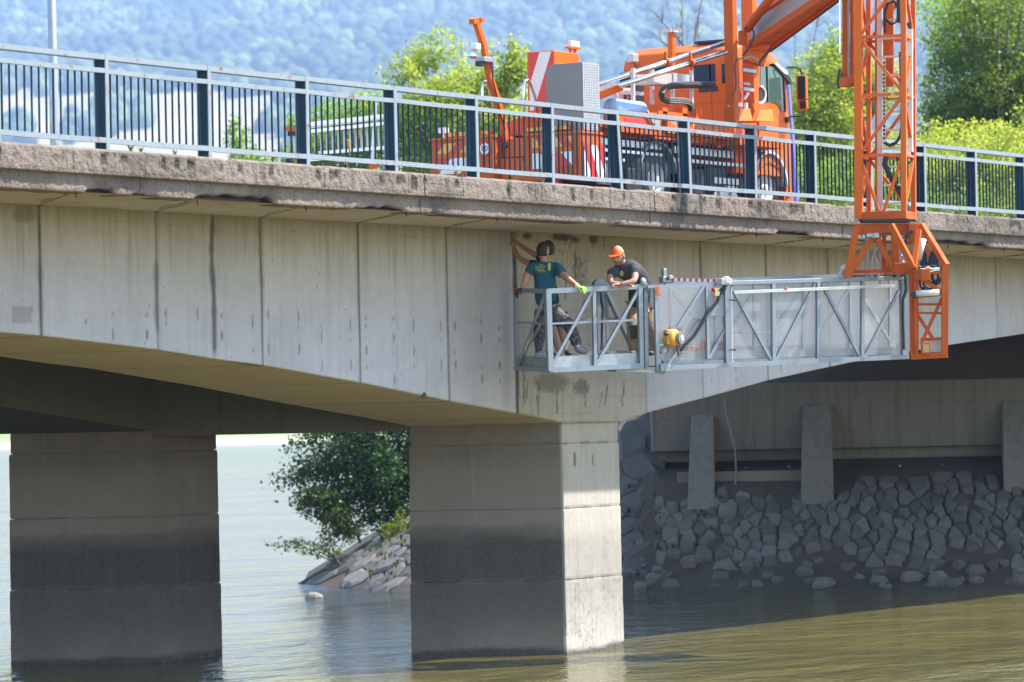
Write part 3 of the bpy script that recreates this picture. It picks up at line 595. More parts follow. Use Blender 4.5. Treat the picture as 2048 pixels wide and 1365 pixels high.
for c, poly in stone_cells(2.3, 12.6, 0.25, 2.2, 0.50, 0.118, rnd):
    if not vis(c[0], zm(*c)) or (c[1] > 1.75 and c[0] < 7.4 + math.sin(c[0] * 3) * .5) or (c[1] < .5 and math.sin(c[0] * 2.1) > .1) or rnd.random() < .02: continue
    stones.append((c[1], stone_geo(c, poly, rnd, rnd.uniform(.82, .93), rnd.uniform(.03, .09), .12, zm)))
for c, poly in stone_cells(-1.6, 2.4, 84.5, 90.5, 0.50, 0.22, rnd):
    d = float(shore_d(np.array(c[0]), np.array(c[1])))
    if d < 1.15 + .25 * math.sin(c[0] * 1.3) or not vis(*c): continue
    if c[0] > 3.0 and (c[1] > 88.3 or (c[1] > 87.5 and 3 < c[0] < 6.6)): continue
    stones.append((d, stone_geo(c, poly, rnd, 0.93, rnd.uniform(.08, .16))))
for c, poly in stone_cells(-1.5, 3.0, 89.5, 96, 0.62, 0.7, rnd):
    if vis(*c, 3): stones.append((8, stone_geo(c, poly, rnd, 0.9, rnd.uniform(.10, .25), .3)))
for c, poly in stone_cells(-5.4, -1.5, 85.8, 95, 0.55, 0.62, rnd):
    d = float(shore_d(np.array(c[0]), np.array(c[1])))
    if d < 0.15 or not vis(*c): continue
    stones.append((d - 2, stone_geo(c, poly, rnd, 0.95, rnd.uniform(.05, .09), .05)))
for i in range(56):   # loose boulders
    for _ in range(20):
        X = rnd.uniform(2.3, 12.4); Zd = np.interp(X, [2.42, 10.6, 24], [85.8, 83, 79]) + rnd.choice([rnd.uniform(0.15, 0.6), rnd.uniform(.7, 1.5)])
        if vis(X, Zd): break
    r = rnd.uniform(.10, .22); n = rnd.randint(6, 8); an = sorted(rnd.uniform(0, 6.28) for _ in range(n))
    an = [2 * math.pi * k / n + rnd.uniform(-.25, .25) for k in range(n)]
    base = bank_pt(X, Zd, -0.05); rings = []
    for g, up in ((.9, -.05), (1.0, r * .45), (.62, r * rnd.uniform(.8, 1.15))):
        rings += [base + R_ * (math.cos(a) * r * g * 1.15 + rnd.uniform(-.03, .03)) + D_ * (math.sin(a) * r * g + rnd.uniform(-.03, .03)) + Z_ * (up + rnd.uniform(-.03, .03)) for a in an]
    fs = [(k * n + i_, k * n + (i_ + 1) % n, (k + 1) * n + (i_ + 1) % n, (k + 1) * n + i_) for k in range(2) for i_ in range(n)] + [tuple(range(2 * n, 3 * n))]
    stones.append((-5, (rings, fs)))
stones.sort(key=lambda t: t[0]); rest = MB()
for k, (d, (vs, fs)) in enumerate(stones):
    if k < 298:
        mb = MB(); mb.add(vs, fs); mb.build('stone', M['stone'], bank_o)
    else: rest.add(vs, fs)
if rest.v: rest.build('stone_facing', M['stone'], bank_o, kind='stuff')
print('stones', len(stones))
# rock standing in the water
mb = MB(); b = PH(628, 1196, 0); n = 9; rings = []
for g, up in ((1.0, -.15), (1.0, .02), (.8, .08), (.35, .12)):
    rings += [b + R_ * (math.cos(6.283 * k / n) * .2 * g) + D_ * (math.sin(6.283 * k / n) * .16 * g) + Z_ * (up + rnd.uniform(-.012, .012)) for k in range(n)]
mb.add(rings, [(k * n + i, k * n + (i + 1) % n, (k + 1) * n + (i + 1) % n, (k + 1) * n + i) for k in range(3) for i in range(n)] + [tuple(range(3 * n, 4 * n))])
mb.build('boulder', flat('pale_rock', (0.24, 0.21, 0.18), .8), label='single pale rock breaking the water surface between the two piers', cat='rock')

# ================================================================ ABUTMENT
ab = thing('abutment', XZ(8, 89, 2), 'shaded grey concrete abutment with sloping legs above the stone-faced bank', 'abutment')
def fb(mb, x0, x1, z0, z1, h0, h1):   # box in picture-parallel coordinates: X range, depth range, height range
    p = [XZ(x0, z0, h0), XZ(x1, z0, h0), XZ(x1, z1, h0), XZ(x0, z1, h0)]; return mb.hexa([q_ for q_ in p] + [V((q_.x, q_.y, h1)) for q_ in p])
mb = MB(); fb(mb, 3.07, 26, 89.0, 90.2, 2.92, 4.40); mb.build('wall', M['abut'], ab, bevel=.03)
mb = MB(); fb(mb, 3.25, 26, 89.25, 90.1, 2.68, 2.917); mb.build('lower_wall', M['abut'], ab)
mb = MB(); fb(mb, 3.0, 26, 91.2, 91.8, 2.0, 7.0); mb.build('back_wall', M['abut'], ab)
mb = MB(); fb(mb, 2.9, 3.4, 91.2, 96, 2.0, 7.0); mb.build('wing_wall', M['abut'], ab)
for xa, xb, y1, top in ((1381, 1426, 992, 3.72), (1605, 1662, 982, 3.9), (2006, 2062, 958, 3.9), (2300, 2360, 950, 3.9)):
    Xa, Xb = (xa - 1024) * 88.6 / 8000, (xb - 1024) * 88.6 / 8000; base = 3.72 - (y1 - (838 - .02 * (xa - 1024))) * 87.7 / 8000
    mb = MB(); mb.hexa([XZ(Xa - .2, 87.45, base - .3), XZ(Xb - .1, 87.45, base - .3), XZ(Xb + .05, 89.3, base - .3), XZ(Xa, 89.3, base - .3), XZ(Xa, 88.93, top), XZ(Xb, 88.93, top), XZ(Xb, 89.3, top), XZ(Xa, 89.3, top)])
    mb.build('leg', M['abut'], ab, bevel=.02)
mb = MB(); fb(mb, 3.6, 6.75, 88.32, 88.6, 1.7, 2.46); mb.build('low_sill', flat('pale_sill', (0.22, 0.19, 0.155), .9), ab)
def text(body, size, loc, right, up, mat, parent, name='lettering', ext=0.004, spacing=1.0):
    cu = bpy.data.curves.new(name, 'FONT'); cu.body = body; cu.size = size; cu.extrude = ext; cu.align_x = 'CENTER'; cu.align_y = 'CENTER'; cu.space_character = spacing
    o = bpy.data.objects.new('tmp', cu); COL.objects.link(o); dg = bpy.context.evaluated_depsgraph_get(); me = bpy.data.meshes.new_from_object(o.evaluated_get(dg)); bpy.data.objects.remove(o)
    r, u = V(right).normalized(), V(up).normalized(); n = r.cross(u)
    me.transform(Matrix(((r.x, u.x, n.x, 0), (r.y, u.y, n.y, 0), (r.z, u.z, n.z, 0), (0, 0, 0, 1)))); me.materials.clear(); me.materials.append(mat)
    return put(name, me, loc, parent)
M['spray'] = flat('faded_orange_spray', (0.38, 0.20, 0.14), .9)
text('112', 0.30, PZ(1331, 829, 88.99), R_, Z_, M['spray'], ab, ext=.002, spacing=1.15)
mb = MB(); mb.bar(PZ(1322, 846, 88.99), PZ(1344, 846, 88.99), .006, .02); mb.build('underline', M['spray'], ab)
mb = MB(); mb.tube([PZ(x, y, z) for x, y, z in ((1448, 800, 88.9), (1452, 830, 88.85), (1463, 870, 88.8), (1470, 900, 88.7), (1472, 940, 88.4), (1470, 990, 88.0))], .018, 6)
mb.build('hanging_cable', M['grey'], label='thin grey cable hanging down the abutment wall beside its first leg', cat='cable')
mb = MB(); rnd = random.Random(2)
# litter in the dark gap
for i, (x, y, col) in enumerate(((1492, 936, 'grey'), (1578, 934, 'galv'), (1800, 932, 'lightgrey'), (1885, 930, 'grey'))):
    mb = MB(); c = PZ(x, y, 88.8); mb.ball(c, (.03, .03, .02), 7, 5); mb.build('litter', M[col], label=['crumpled white litter in the gap beside the first abutment leg', 'small grey litter scrap left of the second abutment leg', 'round white litter piece in the gap right of the second abutment leg', 'pale litter scrap near the third abutment leg'][i], cat='litter')

# ================================================================ FAR SHORE, FIELDS, WOODED HILLS
KF = 3.5
def far_q(Zd): return 744 + (np.asarray(Zd, float) - 744) / KF       # the hillside profile is laid out twice as deep
def far_Z(q): return 744 + (np.asarray(q, float) - 744) * KF
def far_h(t, Zr):
    Zd = far_q(Zr)
    z = np.interp(Zd, [700, 748, 775, 1000, 1300, 1560, 1800, 2200, 2700, 3300], [-2, 0, 3, 36, 87, 139, 186, 262, 352, 400])
    return (z + np.clip((Zd - 800) / 400, 0, 1) * ((fbm(t * 14, Zd / 260, 4, 6) - .47) * 14 + np.sin(t * 11 + 1) * 5)) * Zr / Zd
ts = np.linspace(-.5, .5, 220); zs = far_Z(np.concatenate([np.arange(700, 800, 12), np.arange(800, 3300, 22)]))
T, Zg = np.meshgrid(ts, zs, indexing='ij'); H = far_h(T, Zg)
P = np.stack([D_.x * (Zg - 57.5) + R_.x * T * Zg, D_.y * (Zg - 57.5) + R_.y * T * Zg, H], -1)
s = NT('far_fields'); p = s.pos(); sep = s.n('SeparateXYZ', Vector=p)
c = s.mix(s.ramp(s.noise(p, 0.008, 3), .4, .6), (0.30, 0.22, 0.10), (0.22, 0.20, 0.08)); c = s.mix(s.ramp(sep.outputs[2], 2, 14), (0.17, 0.22, 0.06), c); c = s.mix(s.ramp(sep.outputs[2], 0.3, 1.6), (0.45, 0.38, 0.26), c)
s.set(s.b.inputs['Base Color'], c); s.b.inputs['Roughness'].default_value = .95; M['field'] = s.mat
put('far_hillside', grid_mesh('far_hillside', P, M['field'], True), (0, 0, 0), kind='structure')
def ico(seed, conifer):
    import bmesh
    bm = bmesh.new(); bmesh.ops.create_icosphere(bm, subdivisions=2 if not conifer else 1, radius=1)
    vs = np.array([v.co[:] for v in bm.verts]); fs = np.array([[v.index for v in f.verts] for f in bm.faces]); bm.free()
    r = 0.72 + 0.7 * fbm(vs[:, 0] * 2.2 + seed * 3 + 9, vs[:, 1] * 2.2 + vs[:, 2] * 1.7 + 9, 3, seed); vs = vs * r[:, None]
    if conifer: k = np.clip(1.1 - (vs[:, 2] + 1) * .42, .08, 1); vs[:, 0] *= k; vs[:, 1] *= k; vs[:, 2] *= 1.6
    return vs, fs
rg = np.random.default_rng(4); bases = [ico(i, i > 3) for i in range(6)]
def wood(name, label_kind, N, test, smin, smax):
    VS, FS, HU, off = [], [], [], 0
    t = rg.uniform(-.19, .19, N); Zd = rg.uniform(1080, 2650, N) ; ok = test(t, Zd)
    t, q0 = t[ok], Zd[ok]; Zd = far_Z(q0); sc2 = Zd / q0; H = far_h(t, Zd)
    for i in range(len(t)):
        vs, fs = bases[rg.integers(0, 6) if q0[i] > 1700 else rg.integers(0, 4)]
        k = rg.uniform(smin, smax) * sc2[i]; a = rg.uniform(0, 6.28); ca, sa = math.cos(a), math.sin(a)
        q = np.stack([(vs[:, 0] * ca - vs[:, 1] * sa) * k, (vs[:, 0] * sa + vs[:, 1] * ca) * k, vs[:, 2] * k * 1.15], -1)
        c = D_ * (Zd[i] - 57.5) + R_ * (t[i] * Zd[i]); q = q + np.array([c.x, c.y, H[i] + k * 0.8]); VS.append(q); FS.append(fs + off); off += len(vs); HU.append(np.full(len(vs), np.clip(rg.uniform(0, 1) ** 1.6 * (4.0 * float(fbm(t[i] * 50 + 20, q0[i] / 90, 3, 12)) - 1.1), 0, 1)))
    return put(name, np_mesh(name, np.vstack(VS), np.vstack(FS), M['farwood'], True, {'hue': np.concatenate(HU)}), (0, 0, 0), kind='stuff')
s = NT('far_wood'); hu = s.attr('hue'); c = s.mix(hu, (0.012, 0.035, 0.018), (0.17, 0.22, 0.06)); p = s.pos(); c = s.mix(s.ramp(s.noise(p, .25, 4), .35, .65, 0, .6), c, (0.03, 0.05, 0.02))
c = s.mix(s.ramp(s.noise(p, 0.006, 3), 0.55, 0.65, 0, .4), c, (0.2, 0.2, 0.07))
s.set(s.b.inputs['Base Color'], c); s.b.inputs['Roughness'].default_value = .9; M['farwood'] = s.mat
def in_forest(t, Zd):
    e = 1512 + (fbm(t * 90 + 5, t * 0, 4, 2) - .5) * 40 - np.clip(t + .128, 0, .07) * 650
    m = Zd > e
    m |= (np.abs(t + .101) < .0115 + (fbm(t * 300 + 9, t * 0, 2, 5) - .5) * .004) & (np.abs(Zd - 1425 - (t + .1) * 1200) < 38)
    m |= (np.abs(t + .123) < .004) & (np.abs(Zd - 1400) < 30)
    m |= (t > -.055 + .02 * (fbm(Zd / 60, t * 0 + 3, 3, 9) - .5)) & (Zd > 1300 - np.clip(t, 0, .1) * 2500) ; m |= (t < -.118) & (Zd < 1290) & (Zd > 1230)
    return m
far_wood = wood('far_woodland', '', 30000, in_forest, 1.5, 4.2)

# ================================================================ HAZE
hz = NT('haze'); hz.t.nodes.remove(hz.b); pvn = hz.t.nodes.new('ShaderNodeVolumePrincipled'); pvn.inputs['Color'].default_value = (0.41, 0.60, 0.98, 1); pvn.inputs['Density'].default_value = HAZE = 0.00014; pvn.inputs['Anisotropy'].default_value = 0.0
hz.t.links.new(pvn.outputs[0], hz.out.inputs['Volume'])
mb = MB(); pts = [XZ(-5300, -90), XZ(5300, -90), XZ(5300, 9900), XZ(-5300, 9900)]
mb.hexa([V((q_.x, q_.y, -4)) for q_ in pts] + [V((q_.x, q_.y, 1480)) for q_ in pts]); mb.build('haze', hz.mat, kind='stuff')

# ================================================================ TREES
def leaves(pts, nrm, size, rg, hue, droop=0.0):
    """one bent leaf (two triangles) per point"""
    n = len(pts); d = rg.normal(size=(n, 3)); d /= np.linalg.norm(d, axis=1)[:, None]
    nn = nrm + rg.normal(size=(n, 3)) * 0.75 + np.array([0, 0, 0.5]); nn /= np.linalg.norm(nn, axis=1)[:, None]
    d = d - (d * nn).sum(1)[:, None] * nn; d[:, 2] -= droop; d /= np.linalg.norm(d, axis=1)[:, None] + 1e-9; e = np.cross(nn, d)
    L = size * rg.uniform(.6, 1.3, n)[:, None]; W = L * rg.uniform(.32, .5, n)[:, None]
    a = pts - d * L * .5; b = pts + e * W - nn * L * .06; c = pts + d * L * .5 - nn * L * .1; f = pts - e * W - nn * L * .06
    V_ = np.stack([a, b, c, f], 1).reshape(-1, 3); F_ = np.arange(4 * n).reshape(n, 4); return V_, F_, np.repeat(hue, 4)
def make_tree(name, label, cat, base, crowns, n_leaf, lsize, mat, seed, trunk_r=0.12, group=None, twigs=26, bare=False, droop=0.0, dens=0.46, barkmat=None):
    """crowns: list of (centre, (rx, ry, rz)) in the picture-parallel frame"""
    crowns = [(c, tuple(1.22 * q for q in r)) for c, r in crowns]
    rg = np.random.default_rng(seed); rn = random.Random(seed); base = V(base)
    root = thing(name, base, label, cat, group)
    top = sum((V(c) for c, r in crowns), V((0, 0, 0))) / len(crowns)
    mb = MB(); tp = [base + (top - base) * t + V((rn.uniform(-.1, .1), rn.uniform(-.1, .1), 0)) * (t > 0) for t in (0, .25, .5, .75, 1.0)]
    tp[0] = base - Z_ * .3; mb.tube(tp, [trunk_r, trunk_r * .85, trunk_r * .65, trunk_r * .45, trunk_r * .25], 9)
    cl = []
    tot = sum(r[0] * r[1] * r[2] for c, r in crowns)
    for c, r in crowns:
        c = V(c); k = max(3, int(twigs * r[0] * r[1] * r[2] / tot))
        for i in range(k):
            a = rn.uniform(0, 6.283); ph = math.acos(rn.uniform(-1, 1)); q = rn.uniform(.45, 1.0) ** .6
            e = c + R_ * (math.sin(ph) * math.cos(a) * r[0] * q) + D_ * (math.sin(ph) * math.sin(a) * r[1] * q) + Z_ * (math.cos(ph) * r[2] * q)
            t0 = rn.uniform(.3, .95); s0 = tp[0].lerp(tp[-1], t0); mid = s0.lerp(e, .5) + V((rn.uniform(-.15, .15), rn.uniform(-.15, .15), rn.uniform(-.05, .25)))
            rr = trunk_r * rn.uniform(.22, .42); mb.tube([s0, mid, e], [rr, rr * .6, rr * .18], 5)
            nsub = 7 if bare else 3
            for j in range(nsub):
                f = rn.uniform(.3, 1); b0 = s0.lerp(mid, f * 2) if f < .5 else mid.lerp(e, f * 2 - 1)
                dd = V((rn.gauss(0, 1), rn.gauss(0, 1), rn.gauss(.3, 1))).normalized() * rn.uniform(.25, .6) * max(r) * .55
                e2 = b0 + (e - mid).normalized() * dd.length * .8 + dd * .7; mb.tube([b0, b0.lerp(e2, .5) + dd * .1, e2], [rr * .35, rr * .22, rr * .06], 4)
                cl.append((b0, e2))
                if bare:
                    for _ in range(4):
                        g = rn.uniform(.2, 1); b1 = b0.lerp(e2, g); e3 = b1 + V((rn.gauss(0, 1), rn.gauss(0, 1), rn.gauss(.5, 1))).normalized() * rn.uniform(.2, .5); mb.tube([b1, e3], [rr * .12, rr * .04], 3)
            cl.append((mid, e))
    mb.build('trunk', barkmat or M['bark'], root, smooth=True)
    if bare: return root
    # leaf clusters: around twigs plus a noise-thinned shell through the crown volume
    cc = np.array([list(b) for a, b in cl]); ca = np.array([list(a) for a, b in cl])
    n1 = int(n_leaf * .45); i = rg.integers(0, len(cc), n1); f = rg.uniform(.2, 1.1, n1)[:, None]; sp = 0.16 * np.mean([r[0] for c, r in crowns])
    P1 = ca[i] * (1 - f) + cc[i] * f + rg.normal(size=(n1, 3)) * sp * .6
    n2 = n_leaf * 3; w_ = np.array([r[0] * r[1] * r[2] for c, r in crowns]); w_ = w_ / w_.sum(); j = rg.choice(len(crowns), n2, p=w_)
    C = np.array([list(c) for c, r in crowns])[j]; RR = np.array([r for c, r in crowns])[j]
    dv = rg.normal(size=(n2, 3)); dv /= np.linalg.norm(dv, axis=1)[:, None]; q = rg.uniform(0, 1, n2) ** .42
    g1, g2 = 4.3 / RR[:, 0].mean(), seed * 1.7; rad = 0.78 + 0.5 * (fbm(dv[:, 0] * 2.4 + g2, dv[:, 1] * 2.4 + dv[:, 2] * 2.1, 3, seed) - .3)
    loc = dv * (q * rad)[:, None]
    P2 = C + np.array(R_)[None] * (loc[:, 0] * RR[:, 0])[:, None] + np.array(D_)[None] * (loc[:, 1] * RR[:, 1])[:, None] + np.array([0, 0, 1.])[None] * (loc[:, 2] * RR[:, 2])[:, None]
    nz = fbm(P2[:, 0] * 1.5 + P2[:, 1] * .7 + 50, P2[:, 2] * 1.7 + P2[:, 1] * .9 + 50, 3, seed + 3) ; P2 = P2[nz > dens][:n_leaf - n1]
    Pt = np.vstack([P1, P2]); cen = np.array(list(top)); nr = Pt - cen; nr /= np.linalg.norm(nr, axis=1)[:, None] + 1e-6
    hue = np.clip(rg.normal(.45, .28, len(Pt)) + (fbm(Pt[:, 0] + 30, Pt[:, 2] + 30, 2, seed) - .47) * 1.2, 0, 1)
    Vv, Ff, Hh = leaves(Pt, nr * .5, lsize, rg, hue, droop)
    put('crown', np_mesh('crown', Vv - cen, Ff, mat, False, {'hue': Hh}), V(cen.tolist()), root)
    return root
def CP(px, py, Zd): return PZ(px, py, Zd)
def cr(px, py, Zd, wpx, hpx, dep=None):
    k = FPX / Zd; return (CP(px, py, Zd), (wpx / k, dep or wpx / k, hpx / k))
M['leafD'] = leafmat('deep_green_leaf', (0.022, 0.062, 0.016), (0.05, 0.11, 0.022), (1.4, 1.7, 0.5))
M['leafE'] = leafmat('olive_leaf', (0.06, 0.10, 0.02), (0.13, 0.17, 0.035), (1.6, 1.6, 0.6))
G1 = 'trees growing on the banks beside the bridge'
make_tree('maple_tree', 'dark green broadleaf tree overhanging the water between the two piers', 'tree', XZ(-1.6, 94.5, 3.4),
    [cr(735, 900, 94.5, 150, 110), cr(700, 985, 93.5, 100, 85), cr(800, 1010, 94, 70, 75), cr(640, 920, 94, 72, 80), cr(790, 880, 95, 110, 120)], 26000, .085, M['leafD'], 11, .13, G1, 40, dens=.38)
make_tree('poplar_tree', 'bright green tree rising behind the tail of the orange truck', 'tree', XZ(-1.1, 99, 5.5),
    [cr(905, 235, 99, 105, 140), cr(870, 120, 99, 55, 70), cr(820, 160, 99, 62, 60), cr(1010, 190, 99, 58, 105), cr(960, 300, 99, 100, 90), cr(1035, 130, 99, 32, 45), cr(830, 250, 99, 60, 60)], 34000, .095, M['leafC'], 21, .12, G1, 44, dens=.40)
make_tree('young_tree', 'pale green young tree behind the railing beside the grey lattice frame', 'tree', XZ(-4.2, 99, 5.0),
    [cr(690, 270, 100, 105, 75), cr(800, 300, 100, 70, 70), cr(640, 330, 100, 80, 60), cr(740, 215, 100, 45, 35)], 15000, .085, M['leafA'], 31, .09, G1, 30, dens=.42)
make_tree('sapling', 'small sapling with sparse leaves, leftmost plant behind the railing', 'tree', XZ(-6.6, 100, 5.0),
    [cr(478, 285, 100, 36, 42), cr(500, 320, 100, 45, 26), cr(470, 250, 100, 16, 22)], 1700, .085, M['leafA'], 41, .04, G1, 14, dens=.40)
make_tree('leaning_shrub', 'thin willow shrub leaning out over the water at the tip of the bank', 'shrub', PZ(690, 1120, 92.3),
    [(PZ(600, 1092, 92.3), (.75, .3, .13)), (PZ(640, 1105, 92), (.5, .3, .15)), (PZ(545, 1085, 92.3), (.22, .2, .08)), (PZ(690, 1050, 92.5), (.5, .4, .5))], 900, .07, M['leafE'], 51, .03, 'shrubs on the stone bank', 16, dens=.45)
make_tree('willow_bush', 'yellow-green willow bush under the dark broadleaf tree by the water', 'shrub', PZ(720, 1060, 92.6),
    [(PZ(640, 1005, 93), (.65, .4, .42)), (PZ(690, 1045, 92.6), (.5, .4, .35))], 3800, .07, M['leafE'], 52, .04, 'shrubs on the stone bank', 16, dens=.45)
make_tree('bank_shrub', 'low green shrub growing from the stones beside the near pier', 'shrub', PZ(800, 1090, 91.5),
    [(PZ(800, 1070, 92.5), (.45, .4, .5)), (PZ(770, 1100, 91.5), (.2, .2, .25))], 1300, .06, M['leafB'], 53, .03, 'shrubs on the stone bank', 12)
make_tree('oak_tree', 'large dark green tree at the upper right behind the railing', 'tree', XZ(13.5, 106, 6.2),
    [cr(2010, 130, 106, 165, 190), cr(1925, 165, 106, 85, 120), cr(2080, 260, 106, 120, 110), cr(1890, 225, 106, 60, 70), cr(1930, 60, 106, 70, 80)], 36000, .095, M['leafB'], 61, .2, G1, 46, dens=.40)
make_tree('ash_tree', 'light green tree top at the upper right corner behind the dark tree', 'tree', XZ(14, 114, 6.2),
    [cr(1960, 0, 114, 130, 60), cr(2060, -20, 114, 120, 90), cr(1880, 60, 114, 45, 60)], 14000, .10, M['leafA'], 71, .15, G1, 30, dens=.40)
make_tree('birch_tree', 'airy yellow-green tree between the truck cab and the orange lattice mast', 'tree', XZ(8.7, 108, 6.2),
    [cr(1640, 250, 108, 110, 140), cr(1650, 330, 108, 110, 90), cr(1700, 180, 108, 80, 110), cr(1690, 90, 108, 40, 40), cr(1600, 330, 108, 90, 80), cr(1760, 250, 108, 70, 140), cr(1640, 140, 108, 55, 50), cr(1600, 210, 108, 60, 60), cr(1560, 300, 108, 50, 60)], 42000, .09, M['leafC'], 81, .09, G1, 44, dens=.43)
make_tree('hazel_bush', 'broad yellow-green bush behind the railing right of the lattice mast', 'shrub', XZ(10.5, 100, 6.0),
    [cr(1900, 350, 100, 130, 80), cr(2020, 330, 100, 90, 90), cr(1960, 280, 102, 90, 45), cr(1860, 290, 102, 50, 60)], 17000, .085, M['leafC'], 91, .07, 'bushes behind the railing', 26, dens=.40)
make_tree('elder_bush', 'low green bush behind the railing between truck cab and lattice mast', 'shrub', XZ(8.3, 98, 6.0),
    [cr(1700, 370, 98, 120, 55), cr(1590, 385, 98, 80, 45), cr(1800, 380, 98, 80, 50), cr(1560, 330, 98, 60, 60)], 13000, .08, M['leafA'], 92, .06, 'bushes behind the railing', 26, dens=.40)
make_tree('dogwood_bush', 'low dark green undergrowth along the kerb at the right end of the railing', 'shrub', XZ(11, 93, 6.0),
    [cr(1960, 420, 93, 140, 34), cr(1760, 425, 93, 110, 26)], 6000, .075, M['leafB'], 93, .05, 'bushes behind the railing', 16, dens=.40)
make_tree('bare_tree', 'leafless brown tree behind the cab roof of the orange truck', 'tree', XZ(4.6, 118, 6), [cr(1360, 60, 118, 85, 75), cr(1430, 30, 118, 60, 60)], 0, .1, M['leafA'], 101, .10, 'bare trees', 14, bare=True)
make_tree('bare_tree', 'leafless brown tree between boom and lattice mast', 'tree', XZ(8.6, 118, 6), [cr(1600, 60, 118, 60, 90), cr(1660, 170, 118, 70, 70)], 0, .1, M['leafA'], 103, .09, 'bare trees', 12, bare=True)
# weeds: small tufts on the stones and on the kerb
def tuft(base, h, n, seed, mat):
    rn = random.Random(seed); mb = MB(); base = V(base)
    for i in range(n):
        a = rn.uniform(0, 6.283); l = h * rn.uniform(.5, 1.1); d = V((math.cos(a), math.sin(a), 0)) * l * rn.uniform(.2, .7); wv = V((-math.sin(a), math.cos(a), 0)) * h * .05
        m = base + d * .4 + Z_ * l * .6; e = base + d + Z_ * l * rn.uniform(.5, 1.0); mb.add([base - wv, base + wv, m + wv, m - wv, e], [(0, 1, 2, 3), (3, 2, 4)])
    return mb
M['dry'] = flat('dry_grass', (0.42, 0.33, 0.16), .9); M['weed'] = leafmat('weed_leaf', (0.05, 0.09, 0.025), (0.10, 0.14, 0.04), (1.5, 1.6, .6))
rn = random.Random(77)
for i, x in enumerate((262, 282, 350, 590, 645, 690, 878, 912, 925, 1020, 1030, 1085, 1240, 1478, 1600, 1640)):
    p0 = PV(x, 287 + .0753 * x, .12); p0.z = 7.14
    nm = ['dry grass tuft', 'short green weed'][i in (5, 9, 12, 13)]
    where = {262: 'at the kerb edge just right of the second railing post', 282: 'at the kerb edge midway between second and third railing posts', 350: 'at the kerb edge just left of the third railing post', 590: 'at the foot of the railing post beside the grey platform frame', 645: 'on the kerb in front of the folded platform frame', 690: 'on the kerb below the right half of the folded platform frame',
        878: 'on the kerb in front of the left rear locker', 912: 'on the kerb below the speed plate side of the truck tail', 925: 'on the kerb just left of the post at the speed plate', 1020: 'on the kerb in front of the middle rear locker', 1030: 'on the kerb below the gap between the rear lockers', 1085: 'on the kerb in front of the right rear locker',
        1240: 'at the foot of the leaning railing post', 1478: 'on the kerb in front of the silver box of the truck', 1600: 'on the kerb just right of the truck cab', 1640: 'on the kerb between truck cab and lattice mast'}[x]
    tuft(p0, rn.uniform(.10, .22), 14, i, None).build('weed_tuft', M['weed' if i in (5, 9, 12, 13) else 'dry'], label=nm + ' ' + where, cat='weed', group='weed tufts along the kerb')
mb = MB()
for i in range(70):
    if i < 40: X, Zd = rn.uniform(2.4, 4.6), rn.uniform(86.6, 91)
    else: X, Zd = rn.uniform(2.4, 12), rn.uniform(86.3, 88)
    t_ = tuft(bank_pt(X, Zd, .05), rn.uniform(.10, .22), 12, i + 200, None); mb.add(t_.v, t_.f)
for i in range(60):
    X, Zd = rn.uniform(-3.4, -1.9), rn.uniform(87.5, 94)
    t_ = tuft(bank_pt(X, Zd, .05), rn.uniform(.10, .24), 14, i + 300, None); mb.add(t_.v, t_.f)
mb.build('bank_weeds', M['weed'], kind='stuff')
# overhead line
mb = MB(); mb.tube([PZ(1850 + i * 30, 62 + i * 4.4 - 0.25 * i * (8 - i), 100) for i in range(9)], .008, 4); mb.build('overhead_wire', M['grey'], label='thin overhead wire crossing in front of the dark tree at upper right', cat='wire')

# ================================================================ BRIDGE INSPECTION TRUCK
truck = thing('inspection_truck', (8.4, 2.9, 7.03), 'orange bridge inspection truck with crew cab, boom over the railing and lattice mast', 'truck')
def W(a, b, Z, r=.0): return PZ(a, b, Z)
VN, VF = 1.7, 4.2          # near and far side of the body
def part(fn, name, mat, parent=None, **k):
    mb = MB(); fn(mb); return mb.build(name, mat, parent or truck, **k)
def strips(mb_list, corners, n, cols, slant=1.0, phase=0.0):
    """diagonal stripes across a quad; corners: bl, br, tr, tl"""
    bl, br, tr, tl = [V(c) for c in corners]; nrm = (br - bl).cross(tl - bl).normalized() * .004
    for i in range(-n, 2 * n):
        a0, a1 = (i + phase) / n, (i + phase + 1) / n; s_ = slant * .8
        poly = [(a0, 0), (a1, 0), (a1 + s_, 1), (a0 + s_, 1)]
        for e, sg in ((0, -1), (1, 1)):       # clip to 0..1 in x
            out = []
            for k in range(len(poly)):
                p, q = poly[k], poly[(k + 1) % len(poly)]; dp, dq = sg * (p[0] - e), sg * (q[0] - e)
                if dp <= 0: out.append(p)
                if dp * dq < 0: t = dp / (dp - dq); out.append((p[0] + (q[0] - p[0]) * t, p[1] + (q[1] - p[1]) * t))
            poly = out
            if not poly: break
        if len(poly) < 3: continue
        pt = [bl.lerp(br, x).lerp(tl.lerp(tr, x), y) + nrm for x, y in poly]
        m = mb_list[cols[i % len(cols)]]; m.prism([p for p in pt], nrm * .6)
def stripe_board(name, corners, n, mats, cols, slant, parent, label=None, phase=0.0):
    mb = MB(); lst = []
    class Sub:
        def __init__(s, i): s.i = i
        def prism(s, p, v): mb.cm = s.i; mb.prism(p, v)
    strips([Sub(i) for i in range(len(mats))], corners, n, cols, slant, phase)
    return mb.build(name, [M[m] for m in mats], parent, label)
